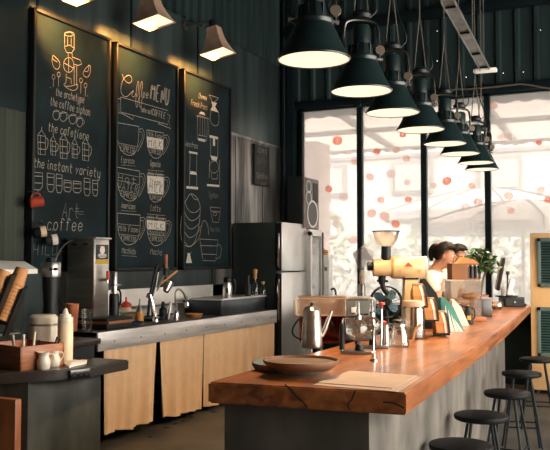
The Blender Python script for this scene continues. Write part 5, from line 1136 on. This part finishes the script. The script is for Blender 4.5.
m_ = MB(); m_.box(((x0_ + x1_) / 2, 0, .005), (x1_ - x0_, .18, .01)); m_.box(((x0_ + x1_) / 2, 0, bh - .005), (x1_ - x0_, .18, .01)); m_.box((x0_ + .005, 0, bh / 2), (.01, .18, bh)); m_.box(((x0_ + x1_) / 2, .085, bh / 2), (x1_ - x0_, .01, bh)); m_.build('box', 'card_brown', r)
MB().box((x0_ + 8 * s_, -.085, bh / 2), (15 * s_, .008, bh - .01)).build('front_board', 'card_brown', r)
mb = MB(); mb.extr([(x0_ + 6 * s_, -.08, bh), (x1_, -.08, bh), (x1_ - 5 * s_, -.08, bh + 4 * s_), (x0_ + 12 * s_, -.08, bh + 6 * s_)], (0, .14, 0)); mb.build('kraft_lid', 'kraft', r, smooth=False)
for k in range(3):
    pp = bp_ + RIGHT * (3.5 + k * 4.2) * s_ - F0 * .04 + V((0, 0, .0105)); o = thing('spice_jar', ('left', 'middle', 'right')[k] + ' of the three dark jars inside the wooden box', 'jar', pp, 0, 'dark jars in the wooden box'); MB().lathe([(0, 0), (1.9 * s_, 0), (1.9 * s_, bh * .68), (1.5 * s_, bh * .74), (0, bh * .74)], seg=16).build('body', 'speaker_black', o); MB().lathe([(0, bh * .74), (1.7 * s_, bh * .74), (1.7 * s_, bh * .84), (0, bh * .84)], seg=16).build('lid', 'steel_dark', o)
# dark box, small carafes, card holder next to the case
D_ = 6.5; s_ = D_ / 800; a_ = atD(481, 317, D_); p = V((a_.x, a_.y, HB)); hh = atD(478, 298.5, D_).z - HB
r = thing('cutlery_box', 'dark grey wooden box right of the acrylic pastry case on the bar', 'box', p, YAW); MB().box((0, 0, hh / 2), (17 * s_, .16, hh), bev=.004).build('body', 'dark_wood', r); MB().box((0, 0, hh + .004), (17.5 * s_, .165, .008)).build('lid', 'steel_dark', r)
D_ = 5.7; s_ = D_ / 800
for (px, y0, y1, mm, lb) in ((459, 303, 322, 'black', 'small black carafe in front of the acrylic pastry case'), (468, 305, 321, 'black', 'second small black carafe, right of the first')):
    a_ = atD(px, y1, D_); p = V((a_.x, a_.y, HB)); hh = atD(px, y0, D_).z - HB; o = thing('carafe', lb, 'carafe', p, YAW); MB().lathe([(0, 0), (.034, 0), (.036, .01), (.03, hh * .6), (.016, hh * .8), (.02, hh * .95), (0, hh * .95)]).build('body', mm, o); MB().lathe([(0, hh * .95), (.012, hh * .95), (.012, hh), (0, hh)], seg=12).build('stopper', 'amber_handle', o); MB().box((0, -.036, hh * .35), (.026, .004, hh * .22)).build('label', 'label_yellow', o); MB().tube([(.018, 0, hh * .85), (.05, 0, hh * .8), (.05, 0, hh * .35), (.033, 0, hh * .25)], .005, 6, 2).build('handle', mm, o)
a_ = atD(474, 319.5, 6.0); p = V((a_.x, a_.y, HB)); o = MB().box((0, 0, .016), (.17, .08, .032), bev=.003).build('card_tray', 'handle_wood'); o.location = p; o.rotation_euler.z = YAW; tag(o, 'low reddish wooden card tray in front of the pastry case', 'tray')
# plant in a pot
D_ = 7.1; s_ = D_ / 800; a_ = atD(479, 310, D_); p = V((a_.x, a_.y, HB))
r = thing('potted_plant', 'bushy green potted plant behind the wooden jar box', 'plant', p); MB().lathe([(0, 0), (.06, 0), (.085, .15), (.078, .15), (.07, .13), (0, .13)], seg=24).build('pot', 'terracotta', r); MB().lathe([(0, .12), (.074, .125), (0, .13)], seg=20).build('soil', 'black', r)
stm = MB(); lf = [MB(), MB()]; rnd = random.Random(5); zc = atD(479, 259, D_).z - HB
for k in range(14):
    a = rnd.uniform(0, 2 * PI); e = V((math.cos(a) * .10 + .02, math.sin(a) * .08, zc + rnd.uniform(-.09, .10))); stm.tube([V((math.cos(a) * .02, math.sin(a) * .02, .12)), V((e.x * .4, e.y * .4, zc * .7)), e], .004, 5, 1)
for k in range(190):
    a = rnd.uniform(0, 2 * PI); rr_ = rnd.random() ** .5; c = RIGHT * (rr_ * .125 * math.cos(a) + .01) + F0 * rnd.uniform(-.1, .1) + V((0, 0, zc - .012 + rr_ * .105 * math.sin(a)))
    if rnd.random() < .12: c += RIGHT * .085 + V((0, 0, -.02))
    d_ = V((rnd.uniform(-1, 1), rnd.uniform(-1, 1), rnd.uniform(-1, .5))).normalized() * rnd.uniform(.028, .05); e = d_.cross(V((rnd.uniform(-1, 1), rnd.uniform(-1, 1), 1))).normalized() * .020
    lf[k % 2].quad(c - d_, c + e - d_ * .1, c + d_, c - e - d_ * .1)
stm.build('stem', 'stem', r); lf[0].build('foliage', 'leaf', r, recalc=False, smooth=False); lf[1].build('foliage', 'leaf_dark', r, recalc=False, smooth=False)
# till: monitor, cash drawer, card terminal, bowl
D_ = 7.9; s_ = D_ / 800; a_ = atD(513, 306.5, D_); p = V((a_.x, a_.y, HB)); hh = atD(513, 297, D_).z - HB
r = thing('cash_drawer', 'black cash drawer at the far end of the bar under the till screen', 'cash drawer', p, YAW); MB().box((0, .05, hh / 2), (20 * s_, .22, hh), bev=.004).build('body', 'black', r); MB().box((0, -.062, hh * .45), (18 * s_, .006, hh * .7)).build('drawer_front', 'black_matte', r); MB().cyl((0, -.064, hh * .5), (0, -.07, hh * .5), .008).build('lock', 'steel_dark', r)
b_ = atD(503.5, 290, D_); zb = HB + hh
r = thing('till_monitor', 'thin black till monitor seen edge-on near the far end of the bar', 'monitor', V((b_.x, b_.y, zb + .001)) + F0 * .06); 
c = atD(501.8, 274, D_) + F0 * .06; ch = 33 * s_; rot = Matrix.Rotation(YAW + math.radians(77), 3, 'Z') @ Matrix.Rotation(math.radians(11), 3, 'X')
MB().box(c, (.36, .03, ch), rot=rot, bev=.006).build('casing', 'black', r, origin=r.location); MB().box(c + rot @ V((0, -.016, 0)), (.33, .003, ch - .03), rot=rot).build('screen', 'screen', r, origin=r.location); MB().box(c + rot @ V((0, .017, 0)), (.30, .006, ch - .06), rot=rot).build('back_cover', 'kraft_pale' if False else 'tray_brown', r, origin=r.location)
bb = r.location; MB().tube([V((0, 0, .01)), V((.01, 0, .06)), c - bb + rot @ V((0, .02, -.05))], .013, 8).build('stand', 'white', r); MB().lathe([(0, 0), (.07, 0), (.065, .01), (0, .012)], seg=20).build('foot', 'black', r)
a_ = atD(511, 296.5, 7.85); p = V((a_.x, a_.y, zb + .001)) + F0 * .05
r = thing('card_terminal', 'white card terminal on a slanted stand right of the till monitor', 'card terminal', p, YAW); MB().tube([(.045, 0, 0), (.0, 0, .12)], .012, 8).build('stand', 'white', r); MB().box((.01, -.01, .10), (.05, .03, .16), rot=Matrix.Rotation(.25, 3, 'Y'), bev=.006).build('terminal', 'white', r); MB().tube([(-.02, .02, .0), (-.01, .02, .22), (-.012, .02, .24)], .007, 8).build('post', 'black', r); MB().box((-.012, .01, .235), (.03, .03, .035), bev=.004).build('camera_head', 'black', r); MB().box((.02, 0, .008), (.10, .08, .014), bev=.003).build('base', 'black', r)
D_ = 7.4; s_ = D_ / 800; a_ = atD(496.5, 307, D_); p = V((a_.x, a_.y, HB))
r = thing('candy_bowl', 'round glass bowl of wrapped sweets in front of the cash drawer', 'bowl', p); MB().lathe([(0, 0), (.035, 0), (.062, .03), (.06, .065), (.054, .075), (.051, .072), (.056, .06), (.058, .032), (.033, .006), (0, .006)], seg=28).build('bowl', 'clear_glass', r); MB().lathe([(0, .008), (.03, .008), (.052, .034), (.04, .052), (0, .058)], seg=14).build('sweets', 'kraft_pale', r)
o = MB().box((0, 0, .012), (.06, .04, .024), bev=.004).build('stapler', 'black'); a_ = atD(526.5, 306, 8.0); o.location = (a_.x - .03, a_.y, HB); tag(o, 'tiny black stapler at the far right corner of the bar', 'stapler')

# ------------------------------------------------------------------ by the window
thinpaper('card_grey', (.80, .72, .70)); thinpaper('card_pale', (.90, .86, .84))
def card(pts, Y, mm, label):
    q = [onY(x, y, Y) for x, y in pts]; o = MB().quad(*q).build('paper_card', mm, origin=q[0]); return tag(o, label, 'paper')
card([(364.3, 248.5), (373, 250), (373.5, 262), (365, 260)], YF - .052, 'card_pale', 'pale paper sheet behind the tilted card on the window post')
o = card([(352.3, 253.5), (364, 245), (372.7, 259.5), (359.5, 271)], YF - .06, 'card_grey', 'tilted greyish paper card pinned to the window post above the bar'); q = onY(362, 249, YF - .062); MB().sph(q, .012, 10).build('pin', 'amber_handle', o, origin=o.location)
SI = ZS + .03
p = onY(362, 300, YF - .14); p.z = SI; s_ = sc_at(p); hh = onY(362, 270, p.y).z - SI
r = thing('sill_bottle', 'grey bottle with tan cap on the window sill below the paper card', 'bottle', p); MB().lathe([(0, 0), (.045, 0), (.045, hh * .55), (.04, hh * .60), (0, hh * .6)]).build('body', 'steel_dark', r); MB().lathe([(0, hh * .6), (.028, hh * .6), (.028, hh * .68), (.036, hh * .70), (.036, hh * .9), (.02, hh), (0, hh)]).build('cap', 'kraft_pale', r)
p = onY(325.5, 300, YF - .14); p.z = SI; zt = onY(325.5, 255, p.y).z - SI
r = thing('sill_box', 'narrow white dispenser box on the window sill beside the display fridge', 'box', p); MB().box((0, 0, zt / 2), (.15, .14, zt), bev=.006).build('body', 'white', r); 
for dx in (-.03, .035): MB().box((dx, -.072, zt * .72), (.035, .006, .05)).build('slot', 'steel_dark', r)
p2 = V((p.x - .02, p.y, SI + zt + .001)); r = thing('toy_burger', 'little burger ornament on top of the white dispenser box', 'ornament', p2); MB().lathe([(0, 0), (.05, 0), (.055, .012), (.05, .022), (0, .022)], seg=20).build('bottom_bun', 'sauce', r); MB().lathe([(0, .022), (.058, .022), (.06, .030), (.056, .036), (0, .036)], seg=20).build('patty', 'tray_brown', r); MB().lathe([(0, .036), (.054, .036), (.053, .05), (.035, .068), (0, .075)], seg=20).build('top_bun', 'pastry', r)
p = onY(336, 304, YF - .14); p.z = SI
r = thing('sill_tap', 'small dark hooked tap on the window sill left of the grey bottle', 'tap', p); zz = onY(336, 288.5, p.y).z - SI; MB().lathe([(0, 0), (.03, 0), (.025, .03), (0, .03)], seg=16).build('base', 'black', r); MB().tube([(0, 0, .02), (.0, 0, zz * .75), (-.02, 0, zz), (-.075, 0, zz * .93)], .013, 8, 2).build('spout', 'black', r)
# ------------------------------------------------------------------ people
def skin_obj(name, verts, edges, mats_, parent, sub=2, root=0):
    me = bpy.data.meshes.new(name); me.from_pydata([v[:3] for v in verts], edges, []); o = bpy.data.objects.new(name, me); COL.objects.link(o)
    for m_ in mats_: me.materials.append(MATS[m_])
    o.modifiers.new('skin', 'SKIN').use_smooth_shade = True
    for i, v in enumerate(verts):
        r_ = v[3] if isinstance(v[3], tuple) else (v[3], v[3]); me.skin_vertices[0].data[i].radius = r_; me.skin_vertices[0].data[i].use_root = (i == root)
    s_ = o.modifiers.new('sub', 'SUBSURF'); s_.levels = sub; s_.render_levels = sub
    if parent: o.parent = parent
    return o
def person(loc, rz, label, lean, headdown, hairkind, arms):
    """local frame: +x is forward, +y is left"""
    r = thing('person', label, 'person', loc, rz); r.scale = (.985, .985, .985)
    vs = []; es = []
    def add(x, y, z, rad, to=None):
        vs.append((x, y, z, rad)); i = len(vs) - 1
        if to is not None: es.append((to, i))
        return i
    pel = add(0, 0, .93, (.13, .10)); wa = add(lean * .25, 0, 1.08, (.115, .09), pel); ch = add(lean * .7, 0, 1.26, (.135, .10), wa); cl_ = add(lean * .95, 0, 1.36, (.09, .075), ch)
    nk = add(lean + .02, 0, 1.42, .046, cl_); hx = lean + .055 + headdown * .03; hz = 1.50
    tl = Matrix.Translation(V((hx - .015, 0, hz - .04))) @ Matrix.Rotation(headdown * .22, 4, 'Y') @ Matrix.Translation(-V((hx - .015, 0, hz - .04)))
    def addh(x, y, z, rad, to): q = tl @ V((x, y, z)); return add(q.x, q.y, q.z, rad, to)
    sk = addh(hx - .01, 0, hz - .02, (.060, .056), nk); hd = addh(hx + .008, 0, hz + .040, (.072, .080), sk); addh(hx + .0, 0, hz + .09, (.056, .060), hd)
    addh(hx + .052, 0, hz - .040, (.034, .032), sk)
    for s in (1, -1):
        hp = add(0, s * .09, .88, .085, pel); kn = add(.02, s * .10, .48, .058, hp); ak = add(-.01, s * .10, .09, .040, kn); ft = add(.10, s * .11, .04, .034, ak); add(.17, s * .115, .03, .026, ft)
        sh = add(lean * .92, s * .165, 1.335, .058, ch); el = add(lean * .92 + arms[0], s * .21, 1.335 - arms[1], .041, sh); wr = add(lean * .92 + arms[0] + arms[2], s * .13, 1.335 - arms[1] + arms[3], .027, el)
        pm = add(vs[wr][0] + .045, s * .115, vs[wr][2] - .008, (.018, .030), wr)
        for f in range(4):
            y = s * (.088 + f * .019); l_ = (.030, .036, .034, .026)[f]; k1 = add(vs[pm][0] + .035, y, vs[pm][2] - .006, .0095, pm); k2 = add(vs[k1][0] + l_, y, vs[k1][2] - .014, .0085, k1); add(vs[k2][0] + l_ * .6, y, vs[k2][2] - .024, .0075, k2)
        t1 = add(vs[wr][0] + .03, s * .078, vs[wr][2] - .004, .011, wr); add(vs[t1][0] + .03, s * .062, vs[t1][2] - .012, .009, t1)
    skin_obj('body', vs, es, ['skin'], r)
    fc = MB(); fz = hz + .018; fx = hx + .088
    fc.lathe([(0, 0), (.010, .004), (.007, .022), (0, .034)], (fx - .012, 0, fz - .028), 10, (.25, 0, 1)); fc.build('nose', 'skin', r)
    for s in (1, -1):
        e = MB().sph((fx - .024, s * .034, fz + .014), .010, 10).build('eye', 'white', r); MB().sph((fx - .016, s * .034, fz + .013), .005, 8).build('iris', 'hair', e)
        MB().sph((hx + .002, s * .083, fz - .002), .020, 10, (.7, .35, 1.2)).build('ear', 'skin', r)
    MB().sph((fx - .022, 0, fz - .058), .015, 10, (.6, 1.3, .35)).build('mouth', 'lamp_copper' if False else 'red_mug', r)
    # hair: shell over the skull, open at the face
    hm = MB(); t = bmesh.new(); bmesh.ops.create_uvsphere(t, u_segments=32, v_segments=20, radius=1)
    for v in list(t.verts):
        d = v.co
        if (d.x > .08 + .62 * d.z and d.z < .55) or d.z < -.62: t.verts.remove(v)
    for v in t.verts: v.co = V((hx - .004 + v.co.x * .097, v.co.y * .088, hz + .038 + v.co.z * .098 + .004 * math.sin(v.co.y * 40)))
    hm._merge(t); h_ = hm.build('hair', 'hair', r, recalc=True); sm = h_.modifiers.new('thick', 'SOLIDIFY'); sm.thickness = .014; sm.offset = .6
    if hairkind == 'pony':
        MB().tube([(hx - .08, 0, hz + .075), (hx - .115, 0, hz + .09), (hx - .135, 0, hz + .05), (hx - .132, 0, hz - .0), (hx - .115, 0, hz - .05)], lambda u: .012 + .017 * math.sin(PI * min(1, u * .9 + .08)), 12, 2).build('ponytail', 'hair', r); MB().lathe([(.018, -.008), (.026, 0), (.018, .008)], (hx - .105, 0, hz + .095), 14, (-1, 0, .4)).build('hair_tie', 'red_mug', r)
    else:
        g = MB()
        for s in (1, -1): g.tube([(fx - .008 + .0, s * .034 + .020 * math.cos(2 * PI * k / 14), fz + .012 + .017 * math.sin(2 * PI * k / 14)) for k in range(14)], .0028, 5, closed=True); g.tube([(fx - .010, s * .054, fz + .014), (hx + .005, s * .086, fz + .016)], .0026, 5)
        g.tube([(fx - .004, .014, fz + .014), (fx - .004, -.014, fz + .014)], .0026, 5); g.build('glasses', 'black', r)
    for ch_ in r.children:                                   # the face, ears and hair tip forward with the head
        if ch_.name.split('.')[0] in ('nose', 'eye', 'ear', 'mouth', 'hair', 'ponytail', 'hair_tie', 'glasses'):
            ch_.data.transform(tl)
            for g_ in ch_.children: g_.data.transform(tl)
    # clothes
    v2 = [(0, 0, .90, (.160, .125)), (lean * .25, 0, 1.08, (.142, .112)), (lean * .7, 0, 1.26, (.158, .122)), (lean * .93, 0, 1.35, (.105, .090)), (lean + .005, 0, 1.392, (.062, .060))]; e2 = [(0, 1), (1, 2), (2, 3), (3, 4)]
    for s in (1, -1):
        i = len(v2); v2 += [(lean * .92, s * .17, 1.335, .076), (lean * .92 + arms[0] * .62, s * .20, 1.335 - arms[1] * .62, .064)]; e2 += [(2, i), (i, i + 1)]
    skin_obj('t_shirt', v2, e2, ['tshirt'], r)
    v3 = [(0, 0, .93, (.15, .12))]; e3 = []
    for s in (1, -1): i = len(v3); v3 += [(0, s * .09, .86, .10), (.02, s * .10, .48, .072), (-.01, s * .10, .12, .055)]; e3 += [(0, i), (i, i + 1), (i + 1, i + 2)]
    skin_obj('trousers', v3, e3, ['trousers'], r)
    for s in (1, -1): MB().box((.06, s * .108, .035), (.26, .10, .07), bev=.025).build('shoe', 'black', r)
    return r
p = atD(446, 257, 6.9)
person((p.x - .14 - .055, p.y, .0), .0, 'person with a dark ponytail and pale t-shirt, bending forward at work behind the bar', .10, 1.0, 'pony', (.10, .24, .20, .02))
p = atD(459, 256, 7.75)
person((p.x - .10 - .055, p.y, .0), -.15, 'second person with dark hair and glasses partly hidden behind the wooden jar box', .06, 1.0, 'short', (.08, .26, .22, .03))

# ------------------------------------------------------------------ fallen leaves on the floor
for k, (px, py) in enumerate(((166, 428), (175, 424), (183, 421), (192, 417), (150, 437), (213, 412))):
    p = onZ(px, py, .001); o = MB().extr([(-.03, 0, 0), (0, .016, 0), (.035, .004, 0), (.004, -.014, 0)], (0, 0, .004)).build('dry_leaf', 'black_matte'); o.location = p; o.rotation_euler.z = k * 1.3; tag(o, 'dark dry scrap lying on the floor in front of the curtain', 'scrap', 'dark scraps on the floor before the curtain')

# ------------------------------------------------------------------ light and sky
wd = bpy.data.worlds.new('sky'); SC.world = wd; wd.use_nodes = True; nt = wd.node_tree; bg = nt.nodes['Background']
tc = nt.nodes.new('ShaderNodeTexCoord'); dt = nt.nodes.new('ShaderNodeVectorMath'); dt.operation = 'DOT_PRODUCT'; dt.inputs[1].default_value = V((.98, -.1, .15)).normalized()
nt.links.new(tc.outputs['Generated'], dt.inputs[0])
mr = nt.nodes.new('ShaderNodeMapRange'); mr.inputs['From Min'].default_value = -.2; mr.inputs['From Max'].default_value = 1; mr.inputs['To Min'].default_value = SKY_LO; mr.inputs['To Max'].default_value = SKY_HI
nt.links.new(dt.outputs['Value'], mr.inputs['Value']); nt.links.new(mr.outputs[0], bg.inputs['Strength'])
mx = nt.nodes.new('ShaderNodeMixRGB'); mx.inputs[1].default_value = (1, .96, .94, 1); mx.inputs[2].default_value = (1, .92, .81, 1)
m2 = nt.nodes.new('ShaderNodeMapRange'); m2.inputs['From Min'].default_value = -.2; nt.links.new(dt.outputs['Value'], m2.inputs['Value']); nt.links.new(m2.outputs[0], mx.inputs[0]); nt.links.new(mx.outputs[0], bg.inputs['Color'])
SC.view_settings.view_transform = 'Standard'; SC.view_settings.look = 'None'; SC.view_settings.gamma = 1; SC.view_settings.use_curve_mapping = False; SC.view_settings.exposure = 0.0
SC.cycles.max_bounces = 10; SC.cycles.transparent_max_bounces = 24; SC.cycles.sample_clamp_indirect = 6; SC.cycles.caustics_reflective = False; SC.cycles.caustics_refractive = False
SC.cycles.use_denoising = True
# drop empty groups and anything unlabeled is the setting
